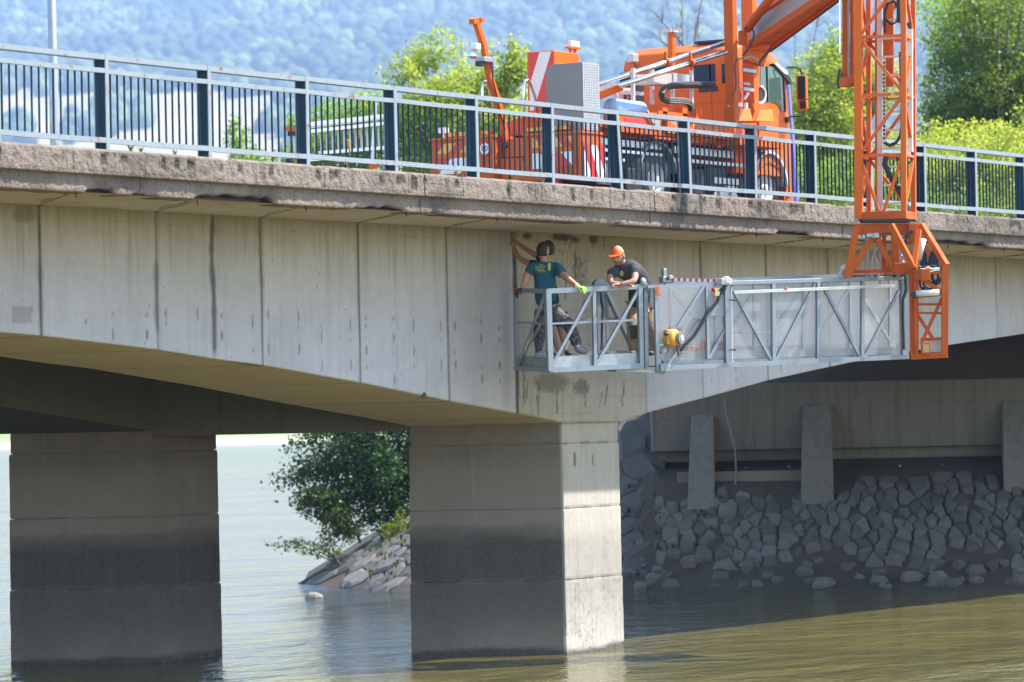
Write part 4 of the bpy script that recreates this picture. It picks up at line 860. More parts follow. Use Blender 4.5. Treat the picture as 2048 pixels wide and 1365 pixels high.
# chassis and body boxes -------------------------------------------------
part(lambda m: (m.box((5.0, VN + .55, 7.45), (11.6, VN + .80, 7.72)), m.box((5.0, VF - .80, 7.45), (11.6, VF - .55, 7.72)), [m.box((x, VN + .8, 7.5), (x + .12, VF - .8, 7.68)) for x in (5.4, 7.0, 8.6, 10.0)]), 'chassis', M['black'])
tail = part(lambda m: (m.box((4.92, 3.36, 7.44), (5.5, 4.55, 8.22))), 'rear_locker', M['orange2'], bevel=.015)
part(lambda m: m.box((4.90, 3.34, 8.20), (5.5, 4.57, 8.235)), 'lid', M['orange'], tail)
tail2 = part(lambda m: (m.box((4.92, 1.74, 7.46), (5.6, 2.78, 8.20))), 'rear_locker', M['orange2'], bevel=.015)
part(lambda m: m.box((4.90, 1.72, 8.18), (5.6, 2.80, 8.215)), 'lid', M['orange'], tail2)
mid = part(lambda m: (m.box((5.12, 2.79, 7.5), (5.5, 3.35, 7.86)), m.box((5.2, 2.79, 7.88), (5.5, 3.35, 8.18))), 'middle_locker', M['orange'], bevel=.01)
part(lambda m: (m.box((5.02, 2.82, 7.80), (5.12, 2.87, 7.83)), m.box((5.1, 3.25, 8.05), (5.2, 3.3, 8.08))), 'latch', M['black'], mid)
part(lambda m: (m.box((4.93, 1.8, 7.10), (5.05, 4.4, 7.28)), m.box((5.0, 2.2, 7.25), (5.1, 2.4, 7.5)), m.box((5.0, 3.8, 7.25), (5.1, 4.0, 7.5))), 'rear_bumper', M['red'])
for v0, v1, sl, par in ((3.55, 4.42, .9, tail), (1.86, 2.62, -.9, tail2)):
    stripe_board('chevron_board', [(4.915, v1, 7.65), (4.915, v0, 7.65), (4.915, v0, 7.90), (4.915, v1, 7.90)], 2, ['white', 'red'], [0, 1], sl * .45, par)
    part(lambda m: m.box((4.905, v0, 7.905), (4.918, v1, 7.975)), 'orange_band', M['orange'], par)
    stripe_board('warning_strip', [(4.915, v1, 7.98), (4.915, v0, 7.98), (4.915, v0, 8.14), (4.915, v1, 8.14)], 4, ['yellow', 'red'], [0, 1], sl * .25, par)
# speed plate '80'
sp_ = part(lambda m: m.cyl((4.908, 3.50, 8.02), (.012, 0, 0), .115, 24), 'speed_plate', M['red'], tail)
part(lambda m: m.cyl((4.899, 3.50, 8.02), (.006, 0, 0), .088, 24), 'plate_face', M['white'], sp_)
text('80', .12, (4.893, 3.50, 8.02), (0, -1, 0), Z_, M['black'], sp_, ext=.001)
for v0, v1 in ((3.42, 4.25), (1.95, 2.75)):
    b_ = part(lambda m: m.box((4.95, v0, 8.24), (5.1, v1, 8.32)), 'beacon_bar', M['orange2'])
    part(lambda m: [m.box((4.94, v0 + (v1 - v0) * t, 8.25), (4.95, v0 + (v1 - v0) * t + .14, 8.31)) for t in (.02, .3, .58, .8)], 'amber_lens', M['yellow'], b_)
part(lambda m: (m.box((5.0, 4.30, 8.32), (5.1, 4.44, 8.41)), m.box((5.03, 4.35, 8.22), (5.06, 4.38, 8.33))), 'work_lamp', M['white'])
# side: red-white board, silver rails, tanks, mudguards, boxes
stripe_board('side_board', [(4.98, 1.71, 7.50), (5.62, 1.71, 7.50), (5.62, 1.71, 8.0), (4.98, 1.71, 8.0)], 3, ['white', 'red'], [0, 1], -.5, truck)
part(lambda m: m.box((4.98, 1.72, 7.5), (5.62, 1.76, 8.05)), 'side_panel', M['orange2'])
part(lambda m: (m.box((5.0, 1.78, 8.03), (7.55, 1.86, 8.14)), m.box((5.66, 1.74, 7.92), (7.5, 1.79, 7.97)), m.box((5.66, 1.74, 7.78), (6.3, 1.79, 7.83)), m.box((7.95, 1.76, 8.0), (10.6, 1.84, 8.12)), m.box((7.95, 1.72, 7.86), (10.6, 1.78, 7.92))), 'side_rail', M['alu'], bevel=.005)
for i, u in enumerate((5.72, 5.98)): part(lambda m: m.cyl((u, 1.85, 7.62), (0, 0, .42), .085, 12), 'gas_bottle', M['lightgrey'], smooth=True)
for a, b, z0, z1, nm, mt in ((8.2, 9.0, 7.35, 7.78, 'fuel_tank', 'black'), (9.05, 9.7, 7.40, 7.84, 'battery_box', 'black'), (9.3, 10.1, 7.15, 7.55, 'silver_box', 'alu'), (6.4, 7.1, 7.25, 7.7, 'tool_box', 'black')):
    part(lambda m: m.box((a, 1.78, z0), (b, 2.35, z1)), nm, M[mt], bevel=.03)
part(lambda m: (m.box((9.25, 1.76, 7.56), (10.15, 1.79, 7.66)), m.box((9.4, 1.74, 7.2), (9.45, 1.77, 7.5)), m.box((9.8, 1.74, 7.2), (9.85, 1.77, 7.5))), 'step_plate', M['alu'])
stripe_board('mudflap_board', [(8.02, 1.70, 7.12), (8.27, 1.70, 7.12), (8.27, 1.70, 7.78), (8.02, 1.70, 7.78)], 1, ['white', 'red'], [0, 1], .0, truck)
part(lambda m: m.box((8.0, 1.71, 7.12), (8.3, 1.75, 7.8)), 'mudflap', M['red'])
part(lambda m: m.box((8.15, 1.70, 7.98), (8.24, 1.75, 8.06)), 'side_marker', M['yellow'])
def wheel(u, v, r=.50, dual=False):
    t_ = MB(); t_.lathe((u, v, 7.03 + r), (0, 1, 0), [(r * .55, -.14), (r * .93, -.15), (r, -.11), (r, .11), (r * .93, .15), (r * .55, .14)], 32)
    if dual: t_.lathe((u, v + .34, 7.03 + r), (0, 1, 0), [(r * .55, -.14), (r * .93, -.15), (r, -.11), (r, .11), (r * .93, .15), (r * .55, .14)], 32)
    w_ = t_.build('wheel', M['black'], truck, smooth=True)
    part(lambda m: (m.lathe((u, v, 7.03 + r), (0, 1, 0), [(0, -.03 if not dual else -.02), (r * .3, -.05), (r * .42, -.02 if dual else -.10), (r * .56, -.145)], 28), m.lathe((u, v, 7.03 + r), (0, 1, 0), [(0, -.17), (r * .16, -.165), (r * .2, -.03)], 20)), 'rim', M['lightgrey'], w_, smooth=True)
    part(lambda m: [m.cyl((u + math.cos(a) * r * .34, v - .07, 7.03 + r + math.sin(a) * r * .34), (0, .05, 0), .014, 6) for a in [k * .628 for k in range(10)]], 'wheel_nuts', M['alu'], w_)
wheel(11.05, 1.92); wheel(11.05, VF - .25); wheel(7.35, 1.92, dual=True); wheel(7.35, VF - .55, dual=True)
def arch(mb, u, r, v0, v1, a0, a1, th=.05, n=12):
    for i in range(n):
        t0, t1 = a0 + (a1 - a0) * i / n, a0 + (a1 - a0) * (i + 1) / n; q = lambda t, rr, v: (u + math.cos(t) * rr, v, 7.53 + math.sin(t) * rr)
        mb.hexa([q(t0, r, v0), q(t1, r, v0), q(t1, r, v1), q(t0, r, v1), q(t0, r + th, v0), q(t1, r + th, v0), q(t1, r + th, v1), q(t0, r + th, v1)])
part(lambda m: arch(m, 11.05, .60, 1.66, 2.2, math.pi, 0.1), 'wheel_arch', M['lightgrey'])
part(lambda m: arch(m, 7.35, .60, 1.72, 2.5, math.pi * .93, math.pi * .07, .04), 'wheel_arch', M['grey'])
# grey aluminium control cabin ------------------------------------------
gb = part(lambda m: m.prism([(5.05, 1.75, 8.22), (5.05, 1.75, 9.30), (5.05, 2.30, 9.30), (5.05, 2.43, 9.22), (5.05, 2.43, 8.22)], (.50, 0, 0)), 'control_cabinet', paint('grey_sheet', (0.22, 0.205, 0.20), .5, .1), bevel=.01)
def checker(m):
    for i in range(9):
        for j in range(26):
            m.obox((5.09 + i * .052, 1.742, 8.27 + j * .040), V((.014, 0, .012)) * (1 if (i + j) % 2 else .99), (0, .004, 0), V((-.007, 0, .007)))
part(lambda m: m.box((5.055, 1.744, 8.24), (5.545, 1.749, 9.29)), 'side_plate', M['alu'], gb); part(checker, 'tread_pattern', M['grey'], gb, kind='stuff')
# red-white rear board and locker on the turntable
rb = part(lambda m: m.box((6.35, 3.06, 8.35), (7.15, 3.58, 9.66)), 'counterweight_housing', M['orange'], bevel=.02)
stripe_board('chevron_board', [(6.345, 3.53, 8.7), (6.345, 3.08, 8.7), (6.345, 3.08, 9.64), (6.345, 3.53, 9.64)], 2, ['white', 'red'], [1, 0], 1.0, rb, phase=.3)
part(lambda m: (m.box((6.98, 3.12, 9.66), (7.02, 3.16, 9.74)), m.box((7.12, 3.12, 9.66), (7.16, 3.16, 9.74)), m.box((6.88, 3.08, 9.73), (7.24, 3.18, 9.76))), 'lamp_peg', M['orange'], rb)
part(lambda m: m.box((6.95, 3.09, 9.76), (7.22, 3.16, 9.86)), 'work_lamp', paint('pink_white', (0.7, 0.55, 0.55), .3, .1), rb, bevel=.01)
# orange deck parts seen over the railing
part(lambda m: (m.prism([(5.7, 3.6, 8.2), (5.7, 1.9, 8.2), (5.7, 1.9, 8.45), (5.7, 3.0, 8.62), (5.7, 3.6, 8.5)], (1.4, 0, 0)),), 'deck_housing', M['orange2'], bevel=.02)
part(lambda m: (m.box((5.7, 1.86, 8.18), (7.7, 4.2, 8.26)), m.box((7.5, 1.9, 8.22), (8.4, 2.05, 8.30)), m.box((7.6, 1.86, 8.18), (10.8, 4.1, 8.24))), 'deck_plate', M['orange2'])
hood = part(lambda m: (m.lathe((6.7, 1.95, 8.66), (1, 0, 0), [(0, -.5), (.12, -.5), (.15, -.46), (.15, .46), (.12, .5), (0, .5)], 20)), 'blue_tank', paint('pale_blue_drum', (0.25, 0.50, 0.80), .3, .1), smooth=True)
part(lambda m: (m.box((6.2, 1.85, 8.44), (7.2, 2.05, 8.53)), m.box((6.0, 1.8, 8.3), (6.25, 2.1, 8.44))), 'hydraulic_block', M['black'])
# frame beam with worn lettering
fbm_ = part(lambda m: m.box((7.35, 1.55, 8.28), (9.65, 1.72, 8.56)), 'frame_beam', M['orange2'], bevel=.01)
part(lambda m: m.box((7.33, 1.53, 8.56), (9.66, 1.74, 8.585)), 'flange', M['orange'], fbm_)
M['ghost'] = flat('worn_lettering', (0.72, 0.30, 0.20), .6)
text('MC DWWALD', .24, (8.45, 1.545, 8.42), (1, 0, 0), Z_, M['ghost'], fbm_, ext=.001, spacing=1.45)
part(lambda m: m.cyl((8.85, 1.548, 8.47), (0, .01, 0), .016, 10), 'bolt_hole', M['black'], fbm_)
part(lambda m: (m.box((5.75, 1.62, 8.30), (7.3, 1.80, 8.52)), m.box((5.8, 1.6, 8.24), (8.8, 1.66, 8.30)), m.box((7.0, 1.58, 8.18), (8.5, 1.64, 8.215))), 'frame_beam', M['orange2'])
part(lambda m: (m.box((6.1, 1.615, 8.32), (6.8, 1.618, 8.48)),), 'red_panel', M['red'])
part(lambda m: (m.box((6.95, 1.6, 8.34), (7.2, 1.62, 8.5)), m.bar((6.75, 1.58, 8.62), (6.95, 1.58, 8.42), .03, .05), m.cyl((7.0, 1.58, 8.44), (0, .05, 0), .05, 10)), 'hinge_bracket', M['galv'])
part(lambda m: (m.box((6.7, 1.6, 8.56), (7.1, 1.75, 8.60)), m.box((7.15, 1.6, 8.58), (8.1, 1.75, 8.64)), m.box((7.3, 1.6, 8.6), (7.45, 1.75, 8.70)), m.box((7.95, 1.6, 8.6), (8.1, 1.75, 8.74)), m.box((8.35, 1.58, 8.58), (8.43, 1.7, 8.74)), m.box((8.5, 1.6, 8.6), (8.6, 1.7, 8.74))), 'deck_bracket', M['orange'])
# lattice-side ladders / gantry frames (pinkish aluminium)
M['pink'] = paint('weathered_aluminium', (0.62, 0.50, 0.48), .4, .12, metal=.3)
gps = [part(lambda m: m.bar(PV(x, y0, v), PV(x, y1, v), .055, .055), 'gantry_post', M['pink']) for x, y0, y1, v in ((1266, 137, 213, 1.9), (1304, 140, 210, 2.1), (1345, 175, 212, 1.75), (1383, 140, 215, 1.7), (1232, 185, 213, 2.4), (1243, 180, 213, 2.3))]; gp = gps[0]
gx = part(lambda m: (m.prism([PV(1268, 150, 2.0), PV(1268, 171, 2.0), PV(1338, 174, 1.95), PV(1346, 168, 1.9), PV(1346, 148, 1.9)], (.02, .02, 0)),), 'gantry_plate', M['pink'], gp)
part(lambda m: (m.prism([PV(1347, 146, 1.88), PV(1347, 168, 1.88), PV(1385, 168, 1.86), PV(1385, 151, 1.86)], (0, .25, 0)),), 'tread_plate', M['alu'], gp)
part(lambda m: (m.bar(PV(1240, 185, 2.2), PV(1286, 188, 2.0), .05, .06), m.bar(PV(1238, 181, 2.2), PV(1262, 181, 2.2), .03, .08)), 'gantry_rail', M['pink'], gp)
text('F', .24, PV(1256, 197, 2.6), (1, 0, 0), Z_, M['red'], truck)
part(lambda m: m.box(tuple(PV(1246, 212, 2.72)), tuple(PV(1246, 212, 2.72) + V((.7, .02, .42)))), 'dark_board', M['black'])
# silver tie rods and small bracket arms
for (x0, y0, x1, y1, va, vb) in ((1184, 173, 1462, 83, 2.2, 1.35), (1238, 172, 1452, 104, 1.7, 1.2)):
    tr_ = part(lambda m: m.tube([PV(x0, y0, va), PV(x1, y1, vb)], .042, 12), 'tie_rod', M['chrome'], smooth=True)
    fx = 1331 if x0 < 1200 else 1381; t = (fx - x0) / (x1 - x0); cpt = PV(x0, y0, va).lerp(PV(x1, y1, vb), t)
    part(lambda m: (m.cyl(cpt, (.06, 0, .02), .065, 12), m.bar(cpt, cpt + V((-.03, 0, .17)), .035, .05), m.bar(cpt, cpt + V((.03, 0, -.12)), .03, .04)), 'rod_clamp', M['orange2'], tr_)
part(lambda m: m.bar(PV(1176, 200, 2.2), PV(1243, 174, 1.8), .16, .13), 'lower_boom_arm', M['orange'], bevel=.02)
part(lambda m: m.cyl(PV(1463, 79, 1.3), (.05, -.12, 0), .065, 16), 'pivot_pin', M['lightgrey'])
rp_ = part(lambda m: m.bar(PV(1343, 136, 2.2), PV(1343, 68, 2.2), .095, .095, up=V((1, 0, 0))), 'boom_rest_post', M['orange'], bevel=.008)
part(lambda m: (m.obox(PV(1343, 64, 2.2), (.09, 0, 0), (0, .09, 0), (0, 0, .015)), m.obox(PV(1334, 62, 2.2), (.01, 0, 0), (0, .09, 0), (0, 0, .03)), m.obox(PV(1352, 62, 2.2), (.01, 0, 0), (0, .09, 0), (0, 0, .03))), 'saddle', M['pink'], rp_)
# cable chain
ch = [PV(x, y, 1.62) for x, y in ((1427, 170), (1405, 170), (1380, 170), (1355, 171), (1338, 173), (1328, 179), (1323, 188), (1325, 197), (1334, 202), (1348, 203), (1362, 203), (1374, 206), (1381, 214), (1380, 222))]
part(lambda m: m.tube(ch, [.055] * 10 + [.04] * 4, 8), 'cable_chain', M['black'])
part(lambda m: [m.tube([p + V((0, -.05, dz)) for p in ch[8:]], .008, 5) for dz in (-.03, 0.0, .03, .05)], 'hydraulic_hose', M['grey'])
# rear beacon arm (orange) with lamps, and chrome hoops
ar = part(lambda m: m.tube([PV(952, 44, 3.3), PV(967, 90, 3.3), PV(978, 150, 3.3), PV(1000, 218, 3.3), PV(1012, 285, 3.3)], .062, 4), 'beacon_arm', M['orange'])
part(lambda m: (m.obox(PV(948, 42, 3.3), (.07, 0, .02), (0, .05, 0), (-.01, 0, .04)), m.obox(PV(959, 41, 3.3), (.05, 0, 0), (0, .07, 0), (0, 0, .03))), 'arm_head', M['orange'], ar)
part(lambda m: (m.obox(PV(951, 94, 3.25), (.075, 0, 0), (0, .06, 0), (0, 0, .055)),), 'lamp_box', M['white'], ar, bevel=.02)
part(lambda m: (m.ball(PV(945, 112, 3.25), (.10, .06, .055), 12, 8),), 'round_lamp', M['chrome'], ar, smooth=True)
part(lambda m: (m.obox(PV(968, 120, 3.28), (.13, 0, 0), (0, .09, 0), (0, 0, .04)), m.obox(PV(980, 125, 3.28), (.04, 0, 0), (0, .09, 0), (0, 0, .09))), 'clamp', M['galv'], ar, bevel=.01)
part(lambda m: (m.obox(PV(961, 128, 3.28), (.06, 0, 0), (0, .06, 0), (0, 0, .04)), m.obox(PV(984, 126, 3.25), (.02, 0, 0), (0, .05, 0), (0, 0, .07))), 'joint_cover', M['black'], ar)
part(lambda m: m.tube([PV(x, y, 3.2) for x, y in ((985, 135), (985, 160), (993, 190), (1000, 225), (1010, 260))], .014, 5), 'lamp_cable', M['black'], ar)
for (xs, ys, v) in (((965, 965, 967, 971, 975, 985, 992), (245, 175, 166, 163, 168, 200, 240), 3.4), ((1048, 1048, 1050, 1055, 1060, 1070, 1078), (245, 172, 163, 160, 166, 195, 245), 2.7)):
    part(lambda m: m.tube([PV(x, y, v) for x, y in zip(xs, ys)], .024, 8), 'grab_hoop', M['chrome'], smooth=True)
# crew cab ---------------------------------------------------------------
CU0, CU1, CV0, CV1 = 9.9, 11.92, 1.72, 3.92
def cab_shell(m):
    prof = [(CU0, 7.75), (CU0, 9.62), (CU0 + .10, 9.86), (CU0 + .35, 9.98), (CU1 - .55, 9.98), (CU1 - .28, 9.86), (CU1 - .10, 9.45), (CU1, 8.75), (CU1 + .02, 8.3), (CU1 + .02, 7.35), (CU1 - .25, 7.35), (CU1 - .25, 7.75)]
    lay = [(CV0, .93, .06), (CV0 - .0, .97, .03), (CV0 + .04, 1, 0)]
    secs = [(CV0, .10), (CV0 + .05, .03), (CV0 + .22, 0.0), (CV1 - .22, 0), (CV1 - .05, .03), (CV1, .10)]
    n = len(prof); vs = []
    for v, ins in secs:
        for (u, z) in prof:
            zz = z - (ins * 2.6 if z > 9.5 else 0); uu = u + (ins if u < CU0 + .2 else -ins if u > CU1 - .3 else 0) * .5; vs.append((uu, v + (.04 if z > 9.5 and v < 2.5 else 0), zz))
    fs = []
    for i in range(len(secs) - 1):
        for k in range(n): k2 = (k + 1) % n; fs.append((i * n + k, (i + 1) * n + k, (i + 1) * n + k2, i * n + k2))
    fs += [tuple(range(n)), tuple(reversed(range((len(secs) - 1) * n, len(secs) * n)))]; m.add(vs, fs)
cab = part(cab_shell, 'cab', M['orange'], label='orange crew cab', bevel=.02)
for (x0, x1, y0, y1) in ((1384, 1430, 128, 167), (1305, 1336, 130, 160), (1241, 1262, 145, 208), (1444, 1462, 127, 167)):
    a = PU(x0, y1, CU0 - .004); b = PU(x1, y0, CU0 - .004)
    part(lambda m: m.box((CU0 - .012, b.y, a.z), (CU0 + .002, a.y, b.z)), 'rear_window', M['glass'], cab, bevel=.02)
a = PU(1398, 185, CU0 - .01); part(lambda m: m.box((CU0 - .02, a.y - .35, a.z), (CU0, a.y, a.z + .08)), 'door_handle', M['black'], cab)
for z in (8.30, 8.62, 8.95): part(lambda m: m.box((CU0 - .012, CV0 + .2, z), (CU0 - .002, CV1 - .3, z + .018)), 'pressed_rib', M['orange'], cab)
part(lambda m: m.box((CU0 - .012, CV0 + .42, 8.2), (CU0 - .002, CV0 + .45, 9.6)), 'pressed_rib', M['orange'], cab)
door = part(lambda m: m.prism([(10.75, CV0 - .012, 7.95), (10.75, CV0 - .012, 9.62), (11.45, CV0 - .012, 9.62), (11.78, CV0 - .012, 8.75), (11.80, CV0 - .012, 7.95)], (0, .02, 0)), 'door', M['orange'], cab, bevel=.01)
def sp(px, py, v): return PV(px, py, v)
part(lambda m: m.prism([sp(1521, 131, CV0 - .022), sp(1521, 205, CV0 - .022), sp(1538, 204, CV0 - .022), sp(1554, 208, CV0 - .022), sp(1562, 222, CV0 - .022), sp(1570, 224, CV0 - .022), sp(1566, 150, CV0 - .022), sp(1548, 134, CV0 - .022)], (0, .008, 0)), 'side_window', glass('green_glass', (0.05, 0.10, 0.08), .03), cab)
part(lambda m: (m.bar(sp(1534, 133, CV0 - .03), sp(1536, 204, CV0 - .03), .025, .02, up=V((0, 1, 0))), m.bar(sp(1567, 150, CV0 - .03), sp(1571, 224, CV0 - .03), .03, .02, up=V((0, 1, 0)))), 'window_frame', M['black'], cab)
part(lambda m: m.prism([sp(1546, 128, CV0 - .05), sp(1551, 126, CV0 - .05), sp(1574, 143, CV0 - .05), sp(1584, 163, CV0 - .05), sp(1582, 169, CV0 - .05), sp(1566, 150, CV0 - .05)], (.25, .6, 0)), 'sun_visor', M['black'], cab)
part(lambda m: m.prism([sp(1549, 127, CV0 - .06), sp(1553, 126, CV0 - .06), sp(1575, 144, CV0 - .06), sp(1577, 151, CV0 - .06), sp(1570, 148, CV0 - .06)], (.2, .3, .01)), 'visor_top', M['white'], cab)
mr = part(lambda m: (m.obox(sp(1604, 176, CV0 - .28), (.045, 0, 0), (0, .095, 0), (0, 0, .21)),), 'mirror', M['orange'], cab, bevel=.02)
part(lambda m: (m.obox(sp(1604, 176, CV0 - .28) + V((-.05, -.022, 0)), (.01, 0, 0), (0, .073, 0), (0, 0, .195)),), 'mirror_glass', M['black'], mr, bevel=.01)
mr2 = part(lambda m: m.obox(sp(1606, 211, CV0 - .28), (.05, 0, 0), (0, .09, 0), (0, 0, .085)), 'mirror', M['orange'], cab, bevel=.03)
part(lambda m: m.obox(sp(1606, 211, CV0 - .28) + V((-.055, -.03, .005)), (.012, 0, 0), (0, .06, 0), (0, 0, .065)), 'mirror_glass', M['black'], mr2, bevel=.01)
part(lambda m: (m.tube([sp(1573, 136, CV0), sp(1590, 135, CV0 - .2), sp(1600, 138, CV0 - .28), sp(1604, 150, CV0 - .28)], .016, 6), m.tube([sp(1608, 222, CV0 - .28), sp(1608, 230, CV0 - .25), sp(1600, 233, CV0 - .2), sp(1578, 234, CV0)], .014, 6), m.tube([sp(1605, 196, CV0 - .28), sp(1607, 205, CV0 - .28)], .014, 6)), 'mirror_arm', M['black'], cab)
part(lambda m: (m.obox(sp(1575, 240, CV0 - .03), (.06, 0, 0), (0, .03, 0), (0, 0, .04)),), 'door_hinge', M['black'], cab)
part(lambda m: m.prism([(10.25, CV0 - .02, 7.55), (10.25, CV0 - .02, 7.98), (10.9, CV0 - .02, 8.1), (11.75, CV0 - .02, 8.0), (11.93, CV0 - .02, 7.2), (11.72, CV0 - .02, 7.2), (11.6, CV0 - .02, 7.85), (11.05, CV0 - .02, 8.02 - .02), (10.5, CV0 - .02, 7.75)], (0, .04, 0)), 'front_fender', M['orange'], cab)
part(lambda m: m.box((11.82, 1.72, 7.12), (11.98, VF - .3, 7.5)), 'front_bumper', M['grey'], bevel=.03)
part(lambda m: m.box((11.7, 1.68, 7.42), (11.8, 1.72, 7.50)), 'indicator', M['yellow'])
stripe_board('cab_marking', [(10.72, CV0 - .03, 8.14), (11.08, CV0 - .03, 8.14), (11.08, CV0 - .03, 8.30), (10.72, CV0 - .03, 8.30)], 2, ['white', 'red'], [0, 1], -.3, cab)
fl = part(lambda m: m.obox(PU(1265, 117, 9.75), (.05, -.03, 0), (.04, .085, 0), (0, 0, .07)), 'floodlight', M['lightgrey'], cab, bevel=.01)
part(lambda m: m.tube([PU(1268, 126, 9.78), PU(1272, 134, 9.85), PU(1278, 128, 9.9)], .012, 5), 'lamp_cable', M['black'], fl)
part(lambda m: m.box((CU0 + .3, CV0 + .3, 9.99), (CU1 - .5, CV0 + .9, 10.04)), 'roof_hatch', M['black'], cab, bevel=.01)
sw = part(lambda m: m.tube([PV(1521 + 10 * math.cos(a), 190 + 17 * math.sin(a), CV0 - .10) for a in [k * .45 - 1.6 for k in range(9)]], .02, 6), 'cable_reel_rim', M['white'])
part(lambda m: m.prism([PV(1519 + 10 * math.cos(a), 190 + 15 * math.sin(a), CV0 - .09) for a in [k * .45 - 1.6 for k in range(8)]], (0, .03, 0)), 'cable_reel', M['black'], sw)
# mast: two upright cheeks, steps and foot
for x, v, h in ((1465, 1.25, 1.0), (1503, 1.55, 1.0)):
    b = PV(x, 246, v); w_ = (.075, .085) if x < 1480 else (.085, .11)
    mm = part(lambda m: m.box((b.x - w_[0], b.y - w_[1], b.z), (b.x + w_[0], b.y + w_[1], b.z + 2.75)), 'mast_cheek', M['orange2' if x < 1480 else 'orange'], bevel=.01)
    part(lambda m: m.prism([(b.x - w_[0] - .012, b.y + d * w_[1] * 1.15, b.z + z) for d, z in ((-1, 0), (1, 0), (1, .22), (.6, .33), (0, .37), (-.6, .33), (-1, .22))], (-.02, 0, 0)), 'foot_plate', M['orange2'], mm)
    part(lambda m: m.cyl((b.x - w_[0] - .035, b.y, b.z + .27), (.02, 0, 0), .025, 10), 'bolt', M['galv'], mm)
part(lambda m: [m.box((PV(1478, y, 1.5).x, 1.40, PV(1478, y, 1.5).z - t_), (PV(x1, y, 1.5).x, 1.46, PV(1478, y, 1.5).z + t_)) for y, x1, t_ in ((141, 1503, .028), (168, 1490, .018), (179, 1498, .028))], 'mast_step', M['galv'])
part(lambda m: (m.box(tuple(PV(1477, 213, 1.35)), tuple(PV(1477, 213, 1.35) + V((.16, .1, .06)))), m.bar(PV(1497, 186, 1.35), PV(1489, 199, 1.35), .03, .03), m.bar(PV(1492, 206, 1.35), PV(1491, 230, 1.35), .05, .03)), 'latch', M['white'])
part(lambda m: (m.prism([PV(x, y, 1.3) for x, y in ((1478, 242), (1480, 217), (1500, 217), (1505, 242))], (0, .1, 0)), m.prism([PV(x, y, 1.3) for x, y in ((1513, 242), (1520, 222), (1545, 219), (1548, 243))], (0, .1, 0))), 'mast_gusset', paint('sunlit_orange', (0.78, 0.22, .03), .4, .1))
part(lambda m: m.tube([PV(x, y, 1.12) for x, y in ((1487, 116), (1473, 120), (1469, 135), (1472, 160), (1471, 180), (1465, 190))], .012, 5), 'mast_hose', M['black'])
part(lambda m: m.box((9.3, 1.3, 8.18), (10.9, 1.75, 8.29)), 'mast_base', M['orange2'])
# folding boom from the mast up and out over the railing to the mast head -----
def LZ(x0, y0, x1, y1, Z0, Z1, ye=-75.0):
    t = (ye - y0) / (y1 - y0); return PZ(x0, y0, Z0), PZ(x0 + (x1 - x0) * t, ye, Z1)
ZA, ZB = 66.6, 63.6
a0, a1 = LZ(1500, 90, 1636, 0, ZA, ZB); b0, b1 = LZ(1540, 96, 1670, 0, ZA + .3, ZB + .3); c0, c1 = LZ(1512, 62, 1602, 0, ZA, ZB); 
c0 = a0 + Z_ * .30 + (a1 - a0).normalized() * .0; c1 = a1 + Z_ * .36
boom = part(lambda m: m.bar(a0, a1, .07, .12), 'boom', M['orange2'], label='boom reaching out over the railing')
part(lambda m: m.prism([a0 + Z_ * .06, a1 + Z_ * .06, a1 + Z_ * .38, a0 + Z_ * .38], D_ * .03), 'web_plate', paint('grey_web', (.33, .32, .33), .4, .1, metal=.4), boom)
part(lambda m: m.bar(a0 + Z_ * .42, a1 + Z_ * .42, .10, .09), 'top_chord', M['orange'], boom)
part(lambda m: m.bar(b0, b1, .10, .10), 'bottom_chord', M['orange'], boom)
part(lambda m: m.prism([a0, b0, b1, a1], Z_ * -.01), 'under_plate', M['orange2'], boom)
part(lambda m: [m.bar(a0.lerp(a1, t), b0.lerp(b1, t + .12), .04, .05) for t in (.12, .36, .6, .84)], 'cross_brace', M['orange2'], boom)
part(lambda m: (m.prism([a0 - Z_ * .02, b0 - Z_ * .02, b0 - Z_ * .30 - R_ * .1, a0 - Z_ * .25 - R_ * .12], D_ * .3), m.obox((a0 + b0) / 2 - Z_ * .02 - R_ * .05, R_ * .22, D_ * .12, Z_ * .05)), 'boom_hinge', M['orange'], boom, bevel=.01)
part(lambda m: m.tube([PZ(x, y, ZA - .3) for x, y in ((1488, 60), (1492, 55), (1500, 56), (1507, 62), (1508, 72), (1502, 90), (1494, 103), (1484, 112))], .016, 6), 'boom_hose', M['black'], boom)
part(lambda m: m.tube([PZ(x, y, ZA - .3) for x, y in ((1541, 96), (1536, 105), (1527, 115), (1520, 124), (1518, 132))], .022, 6), 'boom_hose', M['black'], boom)
part(lambda m: m.tube([b0 - Z_ * .07, b1 - Z_ * .07], .014, 5), 'boom_pipe', M['black'], boom)
part(lambda m: m.tube([PZ(1486, 118, ZA - .3), PZ(1500, 113, ZA - .3), PZ(1510, 117, ZA - .3), PZ(1517, 122, ZA - .3)], .02, 6), 'clamp_pipe', M['galv'], boom)
lc0, lc1 = LZ(1495, 58, 1538, 0, ZA - .2, 65.0, -60)
part(lambda m: m.tube([lc0, lc1], .075, 12), 'lift_cylinder', M['orange2'], smooth=True); part(lambda m: m.obox(PZ(1485, 76, ZA - .1), R_ * .07, D_ * .05, Z_ * .12), 'cylinder_lug', M['orange2'], bevel=.02)

